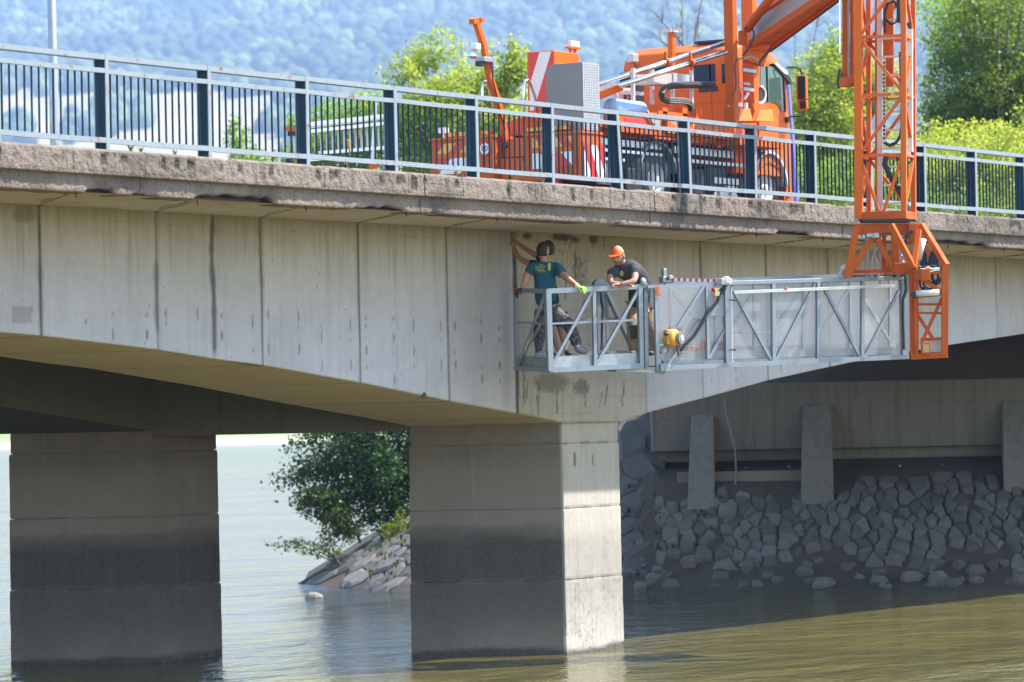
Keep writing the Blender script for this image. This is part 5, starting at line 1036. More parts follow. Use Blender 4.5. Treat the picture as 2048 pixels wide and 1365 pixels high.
# lattice mast ------------------------------------------------------------
TA = -(R_ * math.cos(.29)) + D_ * math.sin(.29); TB = R_ * math.sin(.29) + D_ * math.cos(.29)
NR = PZ(1808, 432, 61.8); SZ = .79
def TP(a, b, z): return V((NR.x, NR.y, 0)) + TA * SZ * .90 * a + TB * SZ * b + Z_ * z + (R_ * math.sin(ROLL)) * (z - NR.z) * 1.0
def ty(y): return NR.z + (432 - y) * 61.9 / FPX
ztop = ty(-140); tower = part(lambda m: m.bar(TP(0, 0, ty(436)), TP(0, 0, ztop), .085, .085, up=TB), 'lattice_mast', M['orange'], label='upright lattice mast hanging over the parapet')
for (a, b, w_) in ((1, 0, .12), (0, 1, .07), (1, 1, .07)): part(lambda m: m.bar(TP(a, b, ty(436)), TP(a, b, ztop), w_, w_, up=TB), 'chord', M['orange'], tower)
ys = [425, 309, 188, 71, -46]
for y in ys[1:]:
    for p, q in (((0, 0), (1, 0)), ((0, 0), (0, 1)), ((1, 0), (1, 1)), ((0, 1), (1, 1))): part(lambda m: m.bar(TP(*p, ty(y)), TP(*q, ty(y)), .045, .045), 'rung', M['orange'], tower)
for i in range(4):
    y0, y1 = ys[i], ys[i + 1]; up = i % 2 == 0
    for p, q in (((1, 0), (0, 0)), ((0, 1), (0, 0)), ((1, 1), (0, 1)), ((1, 1), (1, 0))):
        s0, s1 = (p, q) if up else (q, p)
        if i == 0 and p == (1, 0) and q == (0, 0): continue
        part(lambda m: m.bar(TP(*s1, ty(y0)), TP(*s0, ty(y1)), .045, .045), 'diagonal', M['orange'], tower)
mdp = lambda t, b, y: TP(t, b, ty(y))
part(lambda m: m.bar(mdp(.55, 0, 422), mdp(.97, 0, 312), .045, .045), 'diagonal', M['orange'], tower); part(lambda m: m.bar(mdp(.45, 0, 422), mdp(.03, 0, 312), .045, .045), 'diagonal', M['orange'], tower)
part(lambda m: (m.bar(TP(1.06, 0, ty(430)), TP(-.04, 0, ty(430)), .09, .13), m.bar(TP(0, -.04, ty(430)), TP(0, 1.05, ty(430)), .09, .13), m.bar(TP(1, 0, ty(430)), TP(1, 1, ty(430)), .09, .13), m.bar(TP(0, 1, ty(430)), TP(1, 1, ty(430)), .09, .13)), 'base_frame', M['orange2'], tower, bevel=.008)
part(lambda m: m.bar(TP(.64, .5, ty(440)), TP(.64, .5, ztop), .08, .05, up=TB), 'ladder_stile', M['pink'], tower); part(lambda m: m.bar(TP(.14, .5, ty(440)), TP(.14, .5, ty(-140)), .03, .05, up=TB), 'ladder_stile', M['pink'], tower)
for y in range(-40, 420, 37): part(lambda m: m.bar(TP(.62, .48, ty(y)), TP(.15, .48, ty(y)), .03, .03), 'ladder_rung', M['pink'], tower)
part(lambda m: m.bar(TP(.0, .7, ty(300)), TP(.0, .7, ty(52)), .065, .065, up=TB), 'cable_duct', M['white'], tower)
hs = lambda pts: [TP(a, b, ty(y)) for a, b, y in pts]
part(lambda m: m.tube(hs([(.5, .4, 60), (.5, .35, 20), (.42, .3, 2), (.28, .3, -2), (.2, .35, 12), (.22, .4, 38), (.35, .4, 44), (.5, .4, 32)]), .022, 6), 'loop_hose', M['black'], tower)
part(lambda m: m.tube(hs([(.2, .35, -20), (.18, .4, 40), (.1, .6, 40), (.02, .7, 44), (.0, .7, 54)]), .03, 6), 'duct_hose', M['black'], tower)
part(lambda m: m.tube(hs([(.5, .4, 282), (.4, .35, 288), (.25, .3, 284), (.15, .3, 272), (.12, .35, 250), (.13, .4, 190), (.16, .4, 100)]), .027, 6), 'drop_hose', M['black'], tower)
part(lambda m: m.tube(hs([(.5, .5, 308), (.52, .45, 325), (.42, .45, 345), (.3, .5, 365), (.15, .55, 390), (.02, .6, 425), (-.05, .6, 450)]), .045, 7), 'thick_hose', M['black'], tower)
part(lambda m: m.tube(hs([(.3, .6, 312), (.1, .7, 325), (0, .8, 318), (-.02, .8, 295)]), .02, 6), 'duct_hose', M['black'], tower)
part(lambda m: [m.bar(TP(.53, .42, ty(y)), TP(.53, .42, ty(y + 4)), .03, .02, up=TB) for y in range(118, 275, 8)], 'rack_teeth', M['black'], tower)
part(lambda m: m.bar(TP(.53, .45, ty(280)), TP(.53, .45, ty(112)), .04, .02, up=TB), 'rack', M['white'], tower)
part(lambda m: m.bar(TP(.53, .9, ty(165)), TP(.53, .9, ztop), .16, .10, up=TB), 'inner_arm', M['orange'], tower); part(lambda m: m.bar(TP(.78, .9, ty(425)), TP(.78, .9, ztop), .07, .09, up=TB), 'inner_chord', M['orange'], tower)
ta = part(lambda m: m.bar(TP(1.30, .3, ty(158)), TP(1.30, .3, ztop), .17, .12, up=TB), 'folding_arm', M['orange2'], tower, bevel=.01)
part(lambda m: (m.tube([TP(1.43, .1, ty(100)), TP(1.43, .1, ztop)], .017, 8),), 'cylinder_rod', M['chrome'], tower); part(lambda m: (m.tube([TP(1.24, .1, ty(150)), TP(1.24, .1, ztop)], .02, 8),), 'cylinder_rod', M['grey'], tower)
part(lambda m: (m.obox(TP(1.24, .15, ty(158)), TA * .14, TB * .06, Z_ * .075), m.cyl(TP(1.16, .05, ty(162)), TB * .06, .022, 8), m.cyl(TP(1.22, .05, ty(162)), TB * .06, .022, 8)), 'arm_bracket', M['orange2'], tower, bevel=.02)
part(lambda m: m.tube(hs([(1.44, .1, 132), (1.48, .1, 150), (1.49, .1, 163), (1.45, .1, 170), (1.40, .1, 164), (1.40, .1, 140)]), .018, 6), 'loop_hose', M['black'], tower)
part(lambda m: m.prism([TP(.34, -.06, ty(196)), TP(.12, -.06, ty(196)), TP(.23, -.06, ty(184))], TB * .01), 'warning_sign', M['yellow'], tower)
# pedestal under the mast
pd = part(lambda m: (m.bar(PZ(1707, 459, 61.9), PZ(1838, 459, 61.9), .10, .17), m.obox(PZ(1826, 468, 61.8), R_ * .07, D_ * .08, Z_ * .16)), 'pedestal', M['orange2'], label='splayed orange pedestal frame under the mast', bevel=.008)
part(lambda m: m.bar(PZ(1722, 443, 62.0), PZ(1828, 443, 62.0), .5, .04), 'slew_ring', M['black'], pd)
part(lambda m: m.cyl(PZ(1712, 443, 61.9), Z_ * .06, .035, 8), 'pivot_pin', M['galv'], pd); part(lambda m: m.cyl(PZ(1822, 443, 61.8), Z_ * .05, .05, 10), 'pivot_pin', M['galv'], pd)
for x0, y0, x1, y1, Z0, Z1, w_ in ((1713, 455, 1697, 545, 61.7, 61.7, .10), (1745, 476, 1700, 545, 61.7, 61.7, .085), (1745, 476, 1702, 548, 62.4, 62.4, .06), (1752, 474, 1790, 545, 61.7, 61.7, .085), (1788, 465, 1793, 545, 61.8, 61.8, .10),
    (1782, 450, 1828, 537, 61.5, 61.3, .085), (1838, 460, 1828, 537, 61.6, 61.3, .075), (1843, 450, 1893, 532, 61.8, 61.4, .085), (1768, 470, 1768, 545, 62.6, 62.6, .06), (1770, 548, 1800, 490, 62.6, 62.6, .06), (1845, 485, 1862, 515, 62.3, 62.3, .06),
    (1703, 544, 1790, 542, 61.9, 61.9, .05), (1703, 554, 1792, 552, 62.5, 62.5, .05)):
    part(lambda m: m.bar(PZ(x0, y0, Z0), PZ(x1, y1, Z1), w_, w_), 'strut', M['orange2'], pd)
part(lambda m: m.obox(PZ(1808, 538, 61.7), R_ * .16, D_ * .1, Z_ * .09), 'corner_plate', M['orange2'], pd, bevel=.01); part(lambda m: m.cyl(PZ(1697, 545, 61.6), D_ * .12, .08, 14), 'pivot_eye', M['orange2'], pd)
part(lambda m: (m.cyl(PZ(1690, 540, 61.8), D_ * .1, .085, 14), m.obox(PZ(1684, 549, 61.8), R_ * .06, D_ * .05, Z_ * .04)), 'galvanised_drum', M['galv'], pd)
part(lambda m: (m.tube([PZ(1734, 470, 62), PZ(1734, 560, 62)], .03, 8), m.tube([PZ(1757, 480, 61.9), PZ(1745, 520, 61.9), PZ(1744, 555, 61.9)], .018, 6), m.tube([PZ(1750, 515, 61.9), PZ(1757, 530, 61.9), PZ(1757, 560, 61.9)], .02, 6), m.bar(PZ(1760, 470, 62.1), PZ(1760, 570, 62.1), .09, .03, up=R_)), 'guide_tube', paint('mauve_grey_tube', (.42, .38, .45), .4, .1, metal=.3), pd)
part(lambda m: (m.bar(PZ(1733, 471, 61.6), PZ(1757, 471, 61.6), .045, .05), m.obox(PZ(1753, 471, 61.55), R_ * .04, D_ * .03, Z_ * .035)), 'hose_clamp', M['galv'], pd)
part(lambda m: m.tube([PZ(x, y, 61.5) for x, y in ((1757, 467), (1780, 467), (1788, 470), (1790, 478), (1800, 484), (1812, 470), (1822, 468))], .009, 5), 'thin_hose', M['black'], pd)
part(lambda m: m.tube([PZ(x, y, 61.5) for x, y in ((1825, 462), (1818, 468), (1812, 478), (1810, 492))], .028, 6), 'thick_hose', M['black'], pd)
part(lambda m: m.obox(PZ(1800, 515, 62.1), R_ * .11, D_ * .02, Z_ * .17), 'valve_board', M['pink'], pd); part(lambda m: (m.ball(PZ(1802, 512, 61.9), .03, 8, 6), m.ball(PZ(1806, 525, 61.9), .025, 8, 6), m.ball(PZ(1798, 518, 61.9), .02, 8, 6)), 'valve', M['chrome'], pd)
part(lambda m: m.tube([PZ(1847, 478, 61.6), PZ(1837, 520, 61.6)], .048, 10), 'white_cylinder', M['white'], pd, smooth=True)
part(lambda m: (m.prism([PZ(x, y, 61.9) for x, y in ((1862, 505), (1852, 540), (1880, 540), (1874, 508), (1866, 500))], D_ * .12), m.prism([PZ(x, y, 61.8) for x, y in ((1846, 500), (1840, 535), (1856, 535), (1852, 505))], D_ * .1)), 'tool_bag', flat('navy_bag', (.02, .025, .05), .8), pd)
# end frame of the platform (orange)
ef = part(lambda m: m.bar(PZ(1825, 537, 61.5), PZ(1827, 712, 61.5), .08, .10, up=R_), 'end_frame', M['orange2'], label='orange end frame at the right end of the work platform')
for x0, y0, x1, y1, Z0, Z1, w_ in ((1890, 530, 1889, 710, 61.3, 61.3, .10), (1828, 545, 1890, 545, 61.4, 61.3, .06), (1834, 545, 1834, 715, 62.2, 62.2, .05), (1829, 550, 1886, 585, 61.4, 61.3, .06), (1832, 591, 1880, 587, 61.4, 61.3, .085), (1830, 609, 1886, 609, 62.0, 61.9, .035), (1830, 626, 1888, 627, 61.5, 61.4, .035),
    (1831, 624, 1874, 690, 61.9, 61.9, .05), (1884, 597, 1842, 688, 61.4, 61.4, .05), (1842, 680, 1894, 677, 61.5, 61.3, .045), (1822, 714, 1895, 710, 61.4, 61.3, .09), (1830, 545, 1832, 712, 61.4, 61.4, .04)):
    part(lambda m: m.bar(PZ(x0, y0, Z0), PZ(x1, y1, Z1), w_, w_), 'frame_bar', M['orange2'], ef)
part(lambda m: m.tube([PZ(1833, 588, 61.3), PZ(1878, 585, 61.2)], .05, 10), 'cylinder', M['white'], ef, smooth=True); part(lambda m: (m.cyl(PZ(1828, 590, 61.3), D_ * .08, .05, 12),), 'cylinder_eye', M['black'], ef)
part(lambda m: (m.obox(PZ(1851, 550, 61.2), R_ * .07, D_ * .04, Z_ * .09),), 'bracket', M['orange2'], ef, bevel=.01)
part(lambda m: m.obox(PZ(1870, 693, 61.6), R_ * .10, D_ * .01, Z_ * .09), 'grey_plate', M['galv'], ef)
part(lambda m: m.obox(PZ(1851, 697, 61.25), R_ * .07, D_ * .04, Z_ * .09), 'lamp_housing', M['orange'], ef, bevel=.01); part(lambda m: m.obox(PZ(1852, 697, 61.18), R_ * .045, D_ * .01, Z_ * .06), 'lamp_glass', flat('amber_glass', (.5, .3, .15), .2), ef)
rn = random.Random(9)
def cables(m):
    for i in range(9):
        cx, cy = 1862 + rn.uniform(-10, 12), 560 + rn.uniform(-6, 8); r = rn.uniform(8, 18)
        m.tube([PZ(cx + math.cos(a) * r * .9, cy + math.sin(a) * r * rn.uniform(.9, 1.3), 61.5 + .1 * math.sin(a + i)) for a in [k * .5 + i for k in range(12)]], .016, 5)
    for i in range(5): m.tube([PZ(1838 + k * 9, 540 + rn.uniform(-5, 4) - i, 61.4) for k in range(6)], .016, 5)
part(cables, 'cable_bundle', M['black'], ef); part(lambda m: [m.tube([PZ(1840 + k * 8, 541 + rn.uniform(-4, 3) - i * 2, 61.3) for k in range(6)], .012, 5) for i in range(3)], 'silver_pipe', M['chrome'], ef)

# folded aluminium frame standing on the bridge behind the truck
af = thing('folded_platform', PV(660, 333, 3.4), 'folded aluminium platform frame with orange tips standing on the road behind the truck tail', 'platform frame')
for (x0, y0, x1, y1, w_) in ((594, 252, 765, 233, .06), (594, 258, 765, 238, .03), (612, 264, 768, 247, .05), (595, 322, 660, 316, .05), (640, 306, 768, 296, .05)): part(lambda m: m.bar(PV(x0, y0, 3.4), PV(x1, y1, 3.4), w_, w_), 'rail', M['alu'], af)
for i in range(13):
    x = 618 + i * 11.5; part(lambda m: m.bar(PV(x, 262 - i * 1.1, 3.45), PV(x + 2, 308 - i * .9, 3.45), .05, .03, up=R_), 'slat', M['lightgrey'], af)
part(lambda m: m.bar(PV(587, 262, 3.4), PV(592, 330, 3.4), .04, .04, up=R_), 'upright', M['alu'], af); part(lambda m: m.bar(PV(752, 195, 3.4), PV(744, 325, 3.4), .05, .05, up=R_), 'upright', M['alu'], af)
part(lambda m: (m.obox(PV(576, 258, 3.4), R_ * .06, D_ * .04, Z_ * .035), m.obox(PV(586, 263, 3.4), R_ * .06, D_ * .04, Z_ * .04), m.obox(PV(757, 203, 3.4), R_ * .07, D_ * .04, Z_ * .02), m.obox(PV(746, 333, 3.4), R_ * .06, D_ * .04, Z_ * .04), m.obox(PV(590, 324, 3.4), R_ * .03, D_ * .04, Z_ * .04)), 'orange_tip', M['orange'], af)
part(lambda m: (m.obox(PV(584, 268, 3.4), R_ * .06, D_ * .04, Z_ * .03), m.obox(PV(580, 322, 3.4), R_ * .06, D_ * .04, Z_ * .03)), 'rubber_foot', M['black'], af)
part(lambda m: (m.bar(PV(696, 280, 3.38), PV(700, 305, 3.38), .04, .03, up=R_), m.bar(PV(717, 262, 3.38), PV(715, 285, 3.38), .04, .03, up=R_)), 'ochre_strap', M['yellow'], af)
# blue pole beside the cab
mb = MB(); mb.tube([PV(1575, 165, 6.0), PV(1580, 230, 5.9), PV(1587, 320, 5.8), PV(1591, 405, 5.7)], [.045, .05, .07, .085], 8); mb.build('banner_pole', paint('violet_blue', (.17, .16, .50), .5, .3), label='faded violet-blue rolled banner leaning on a pole behind the truck cab', cat='banner')

# ================================================================ WORK PLATFORM (hangs from the lattice mast)
PB, PE = PZ(1097, 578, 59.5), PZ(1815, 553, 62.4)
LAX = V((PE.x - PB.x, PE.y - PB.y, 0)).normalized(); NAX = V((-LAX.y, LAX.x, 0))
if NAX.dot(D_) < 0: NAX = -NAX
def NP(px, py, off=0.0):      # point on the vertical plane of the platform's near side, shifted inwards by off
    r = ray(px, py); o = V((PB.x, PB.y, 0)) + NAX * off; return CAMP + r * ((o - CAMP).dot(NAX) / r.dot(NAX))
def EP(px, py, off=0.0):      # point on the platform's end plane
    r = ray(px, py); o = V((PB.x, PB.y, 0)) + LAX * off; return CAMP + r * ((o - CAMP).dot(LAX) / r.dot(LAX))
M['galv2'] = paint('bright_galvanised', (0.27, 0.315, 0.37), 0.4, 0.2, metal=0.3)
wp = thing('work_platform', NP(1450, 728, .4), 'grey galvanised work platform with mesh sides, braces and guard rails hanging beside the bridge girder', 'work platform')
def pb(name, a, b, w_, h, mat='galv2', parent=None, up=Z_, bevel=0):
    mb = MB(); mb.bar(a, b, w_, h, up=up); return mb.build(name, M[mat], parent or wp, bevel=bevel)
inner = pb('inner_section', NP(1097, 741), NP(1283, 732), .06, .075); inner['label'] = 'short open section at the left end of the platform'
outer = pb('outer_section', NP(1340, 736, -.12), NP(1816, 714, -.12), .07, .07); outer['label'] = 'long mesh-sided section of the platform'
W9 = .92
# inner section
pb('guard_rail', NP(1092, 583), NP(1285, 573.5), .05, .075, parent=inner); pb('guard_rail', NP(1148, 576, W9), NP(1300, 571, W9), .05, .06, parent=inner)
pb('knee_rail', NP(1099, 648), NP(1282, 640), .025, .03, parent=inner); pb('knee_rail', NP(1165, 640, W9), NP(1290, 636, W9), .025, .03, parent=inner)
pb('end_rail', EP(1030, 581), EP(1097, 583), .05, .07, parent=inner); pb('end_knee_rail', EP(1036, 645), EP(1094, 649), .025, .03, parent=inner); pb('end_sill', EP(1030, 736), EP(1099, 741), .06, .06, parent=inner)
pb('end_brace', EP(1089, 590), EP(1037, 732), .04, .04, parent=inner); pb('end_brace', EP(1080, 650, .05), EP(1040, 730, .05), .03, .03, parent=inner)
for a, b, w_ in (((1032, 580), (1034, 738), .065),): pb('corner_post', EP(*a), EP(*b), w_, w_, parent=inner, up=LAX)
pb('corner_post', NP(1095, 580), NP(1100, 743), .085, .085, parent=inner, up=LAX); pb('post', NP(1187, 577), NP(1190, 735), .055, .055, parent=inner, up=LAX); pb('post', NP(1279, 572), NP(1282, 734), .07, .07, parent=inner, up=LAX); pb('post', NP(1290, 566, .02), NP(1293, 736, .02), .045, .06, parent=inner, up=LAX)
for x in (1196, 1206, 1213): pb('far_post', NP(x, 574, W9), NP(x + 2, 706, W9), .03, .05, 'galv', parent=inner, up=LAX)
mb = MB(); mb.cyl(NP(1197, 572, W9), NAX * .1, .10, 16); mb.build('far_roller', M['galv'], inner)
pb('brace', NP(1184, 583), NP(1103, 733), .045, .045, parent=inner); pb('brace', NP(1278, 578), NP(1193, 728), .045, .045, parent=inner)
pb('far_brace', NP(1172, 600, W9), NP(1130, 700, W9), .035, .035, 'galv', parent=inner); pb('far_brace', NP(1213, 585, W9), NP(1262, 690, W9), .10, .05, 'galv', parent=inner)
def plate(name, pts, th, mat, parent): mb = MB(); mb.prism(pts, th); return mb.build(name, M[mat], parent)
plate('toe_board', [NP(1102, 714, .03), NP(1276, 706, .03), NP(1276, 729, .03), NP(1102, 738, .03)], NAX * .01, 'galv', inner)
plate('toe_board', [EP(1040, 712, .03), EP(1094, 714, .03), EP(1094, 737, .03), EP(1038, 733, .03)], LAX * .01, 'galv', inner)
plate('toe_board', [NP(1160, 704, W9), NP(1290, 700, W9), NP(1290, 716, W9), NP(1160, 722, W9)], NAX * .01, 'galv', inner)
fz = NP(1150, 737).z; fl_ = [NP(1099, 739), NP(1283, 730)]; fl_ = [fl_[0], fl_[1], fl_[1] + NAX * W9, fl_[0] + NAX * W9]
plate('floor_plate', fl_, Z_ * -.02, 'galv', inner)
mb = MB(); mb.cyl(EP(1032, 581, -.03), LAX * .05, .034, 12); mb.build('orange_end_cap', M['orange'], inner)
mb = MB(); mb.ball(NP(1286, 565), (.07, .05, .07), 10, 8); mb.bar(NP(1280, 566), NP(1298, 580), .06, .06); mb.build('hinge_knuckle', M['galv2'], inner)
mb = MB(); mb.tube([NP(1198, 580, W9), NP(1206, 620, W9), NP(1203, 680, W9), NP(1200, 700, W9)], .02, 6); mb.build('black_hose', M['black'], inner)
# outer section
pb('guard_rail', NP(1294, 574, -.06), NP(1432, 569, -.06), .045, .05, parent=outer); pb('guard_rail', NP(1453, 567, -.12), NP(1806, 556, -.12), .06, .07, parent=outer, bevel=.01); pb('guard_rail', NP(1330, 566, W9), NP(1690, 552, W9), .06, .06, 'galv', parent=outer)
for dy, w_ in ((0, .022), (3.4, .018)): pb('slide_tube', NP(1468, 583.5 + dy, -.17), NP(1790, 570 + dy, -.17), w_, w_, 'alu', parent=outer)
pb('lower_rail', NP(1325, 724, -.05), NP(1458, 716, -.05), .06, .055, parent=outer)
for xt, yt, xb, yb, w_ in ((1311, 576, 1315, 743, .055), (1413, 573, 1416, 718, .045), (1452, 560, 1455, 730, .085), (1546, 566, 1547, 724, .06), (1636, 563, 1636, 720, .06), (1725, 560, 1724, 718, .055)):
    pb('post', NP(xt, yt, -.12), NP(xb, yb, -.12), w_, w_, parent=outer, up=LAX)
plate('end_plate', [NP(1802, 548, -.12), NP(1822, 540, -.12), NP(1818, 716, -.12), NP(1806, 716, -.12)], NAX * .08, 'galv2', outer)
for x0, y0, x1, y1 in ((1407, 573, 1322, 706), (1452, 655, 1418, 716), (1462, 573, 1543, 722), (1630, 567, 1551, 722), (1643, 567, 1721, 716), (1798, 582, 1728, 716), (1400, 640, 1330, 738)): pb('brace', NP(x0, y0, -.11), NP(x1, y1, -.11), .045, .045, parent=outer)
for x0, y0, x1, y1 in ((1510, 575, 1462, 660), (1600, 580, 1548, 660), (1700, 575, 1640, 665), (1345, 585, 1395, 640), (1730, 600, 1790, 700)): pb('far_brace', NP(x0, y0, W9), NP(x1, y1, W9), .04, .04, 'galv', parent=outer)
for x in (1340, 1430, 1508, 1606, 1700, 1780): pb('far_post', NP(x, 560, W9), NP(x, 706, W9), .05, .04, 'galv', parent=outer, up=LAX)
s = NT('wire_mesh'); p = s.pos(); sp3 = s.n('SeparateXYZ', Vector=p); al = s.n('VectorMath', operation='DOT_PRODUCT'); s.t.links.new(p, al.inputs[0]); al.inputs[1].default_value = tuple(LAX)
g1 = s.math('LESS_THAN', s.math('FRACT', s.math('MULTIPLY', al.outputs['Value'], 45)), .2); g2 = s.math('LESS_THAN', s.math('FRACT', s.math('MULTIPLY', sp3.outputs[2], 45)), .2)
s.b.inputs['Base Color'].default_value = (.50, .50, .52, 1); s.b.inputs['Roughness'].default_value = .5; s.b.inputs['Metallic'].default_value = .2
s.set(s.b.inputs['Alpha'], s.math('MAXIMUM', g1, g2)); M['mesh'] = s.mat
mshs = [(1317, 1411), (1418, 1450), (1458, 1543), (1550, 1633), (1639, 1722), (1728, 1802)]
for off in (-.09, W9):
    for x0, x1 in mshs:
        t = lambda x: 575 - (x - 1320) * .035; b_ = lambda x: 722 - (x - 1320) * .028
        plate('mesh_panel', [NP(x0, t(x0), off), NP(x1, t(x1), off), NP(x1, b_(x1), off), NP(x0, b_(x0), off)], NAX * .003, 'mesh', outer)
plate('mesh_panel', [NP(1297, 584, .35), NP(1311, 584, .35), NP(1311, 700, .35), NP(1297, 700, .35)], NAX * .003, 'mesh', outer)
for off, mt, dy in ((.05, 'galv', 0), (W9, 'galv', -8)): plate('toe_board', [NP(1330, 704 + dy, off), NP(1800, 694 + dy, off), NP(1800, 712 + dy, off), NP(1330, 722 + dy, off)], NAX * .01, mt, outer)
fl_ = [NP(1320, 731, -.05), NP(1808, 711, -.05)]; plate('floor_plate', [fl_[0], fl_[1], fl_[1] + NAX * W9, fl_[0] + NAX * W9], Z_ * -.02, 'galv', outer)
mb = MB(); mb.prism([NP(1232, 738, .1), NP(1330, 742, -.1), NP(1325, 743, .5), NP(1215, 738, .6)], Z_ * -.04); mb.build('support_shoe', M['galv'], outer)
mb = MB(); mb.obox(NP(1325, 736, -.14), LAX * .06, NAX * .05, Z_ * .06); mb.obox(NP(1334, 738, -.16), LAX * .05, NAX * .04, Z_ * .05); mb.build('corner_lock', M['galv2'], outer, bevel=.01)
plate('cable_bracket', [NP(1416, 632, -.13), NP(1452, 585, -.13), NP(1452, 632, -.13)], NAX * .008, 'galv2', outer)
mb = MB(); mb.obox(NP(1448, 564, -.16), LAX * .09, NAX * .09, Z_ * .05); mb.cyl(NP(1452, 561, -.2), NAX * .12, .06, 12); mb.build('roller_block', M['lightgrey'], outer, bevel=.015)
mb = MB(); mb.obox(NP(1333, 560, .35), LAX * .10, NAX * .07, Z_ * .05); mb.obox(NP(1328, 549, .35), LAX * .03, NAX * .04, Z_ * .09); mb.cyl(NP(1336, 556, .3), NAX * .2, .04, 12); mb.build('latch_block', M['galv'], outer, bevel=.015)
bar_ = pb('striped_bar', NP(1340, 559, .3), NP(1434, 562, .0), .045, .045, 'white', outer)
mb = MB(); a, b = NP(1340, 559, .3), NP(1434, 562, .0)
for i in range(8): q = a.lerp(b, (i + .25) / 8); q2 = a.lerp(b, (i + .7) / 8); mb.bar(q, q2, .05, .05)
mb.build('red_stripe', M['red'], bar_, kind='stuff')
mb = MB(); mb.obox(NP(1433, 585, -.18), LAX * .045, NAX * .04, Z_ * .06); o = mb.build('stop_switch', flat('pale_yellow', (.75, .65, .25), .4), outer, bevel=.01)
mb = MB(); mb.cyl(NP(1427, 580, -.2), LAX * -.03 - NAX * .01, .03, 10); mb.build('red_button', M['red'], o)
mb = MB(); mb.tube([NP(x, y, -.2) for x, y in ((1450, 577), (1440, 588), (1434, 605), (1415, 625), (1402, 650), (1388, 672), (1372, 688), (1362, 702))], .028, 7); mb.tube([NP(x, y, -.22) for x, y in ((1453, 572), (1446, 575), (1438, 582))], .016, 5); mb.build('black_cable', M['black'], outer)
pb('cable_tube', NP(1402, 645, -.17), NP(1362, 705, -.17), .03, .03, 'alu', outer)
mb = MB(); mb.tube([NP(x, y, -.2) for x, y in ((1805, 552), (1798, 546), (1804, 542), (1811, 556), (1812, 580), (1806, 600), (1806, 640), (1808, 700))], .022, 6); mb.tube([NP(x, y, -.18) for x, y in ((1788, 553), (1796, 544), (1808, 546))], .03, 6); mb.build('hydraulic_hose', M['black'], outer)
pb('pull_cord', NP(1463, 575, -.2), NP(1465, 727, -.2), .012, .012, 'alu', outer, up=LAX)
for y in (600, 700): mb = MB(); mb.cyl(NP(1464, y, -.21), LAX * .12 * -1, .02, 8, .005); mb.build('cord_cone', M['black'], outer)
mb = MB(); mb.ball(NP(1572, 577.5, -.19), .022, 8, 6); mb.build('orange_bead', M['orange'], outer)
mb = MB(); mb.prism([NP(1313, 573, -.16), NP(1318, 573, -.16), NP(1318, 586, -.16), NP(1322, 591, -.16), NP(1319, 593, -.16), NP(1313, 590, -.16)], NAX * -.006); mb.build('orange_strap', M['orange'], outer)
mb = MB(); mb.obox(NP(1500, 665, .5), LAX * .25, NAX * .2, Z_ * .01); mb.build('small_shelf', M['alu'], outer)

# hose reel and things lying in the platform
hr = thing('cable_reel', NP(1346, 678, -.2), 'yellow cable reel with grey hub hanging on the platform brace', 'cable reel')
mb = MB(); ax = (LAX * .55 - NAX).normalized()
c0 = NP(1346, 677, -.18); mb.lathe(c0, ax, [(0, -.11), (.10, -.11), (.135, -.07), (.14, 0), (.135, .05), (.10, .08), (0, .08)], 22); mb.obox(c0 - LAX * .08 + Z_ * .02, LAX * .06, NAX * .07, Z_ * .11); mb.build('casing', paint('reel_yellow', (.72, .36, .04), .4, .15), hr, bevel=.01)
mb = MB(); mb.cyl(c0 + ax * .10 + LAX * .03, ax * .05, .088, 20); mb.build('hub', M['grey'], hr); mb = MB(); mb.cyl(c0 + ax * .13 + LAX * .03, ax * .01, .04, 16); mb.build('hub_label', M['white'], hr)
mb = MB(); mb.bar(NP(1360, 655, -.12), NP(1363, 698, -.12), .03, .06); mb.bar(NP(1340, 657, -.12), NP(1362, 655, -.12), .04, .03); mb.build('back_plate', M['grey'], hr)
mb = MB(); mb.bar(NP(1353, 690, -.3), NP(1357, 712, -.3), .018, .018); mb.cyl(NP(1333, 668, -.25), LAX * -.05, .03, 8); mb.build('hook', M['black'], hr)
mb = MB(); rn = random.Random(4)
for i in range(7): mb.tube([NP(1386 + math.cos(a) * rn.uniform(6, 15), 698 + math.sin(a) * rn.uniform(3, 7), .4 + .1 * math.sin(a)) for a in [k * .6 + i for k in range(11)]], .010, 5)
mb.build('red_cord', M['red'], label='tangled red cord lying on the platform floor', cat='cord')
mb = MB(); mb.ball(NP(1406, 690, .5), (.05, .05, .09), 10, 8); mb.bar(NP(1398, 690, .5), NP(1425, 688, .5), .02, .02); mb.build('orange_tool', M['orange'], label='orange hand tool standing on the platform floor behind the mesh', cat='tool')
bg = thing('bucket', NP(1322, 702, .5), 'white bucket with green rim at the man in the orange cap', 'bucket')
mb = MB(); mb.cyl(NP(1322, 700, .5), Z_ * .12, .065, 14, .09); mb.build('body', M['white'], bg); mb = MB(); mb.tube([NP(1322, 692, .5) + V((math.cos(a) * .09, math.sin(a) * .09, .01 * math.sin(3 * a))) for a in [k * .45 for k in range(15)]], .018, 6); mb.build('green_rag', flat('green_cloth', (.08, .5, .12), .8), bg)
mb = MB(); mb.obox(NP(1437, 693, .5), LAX * .08, NAX * .08, Z_ * .07); mb.build('tool_case', flat('maroon_case', (.25, .04, .03), .5), label='small dark red case on the platform floor behind the mesh', cat='case', bevel=.01)

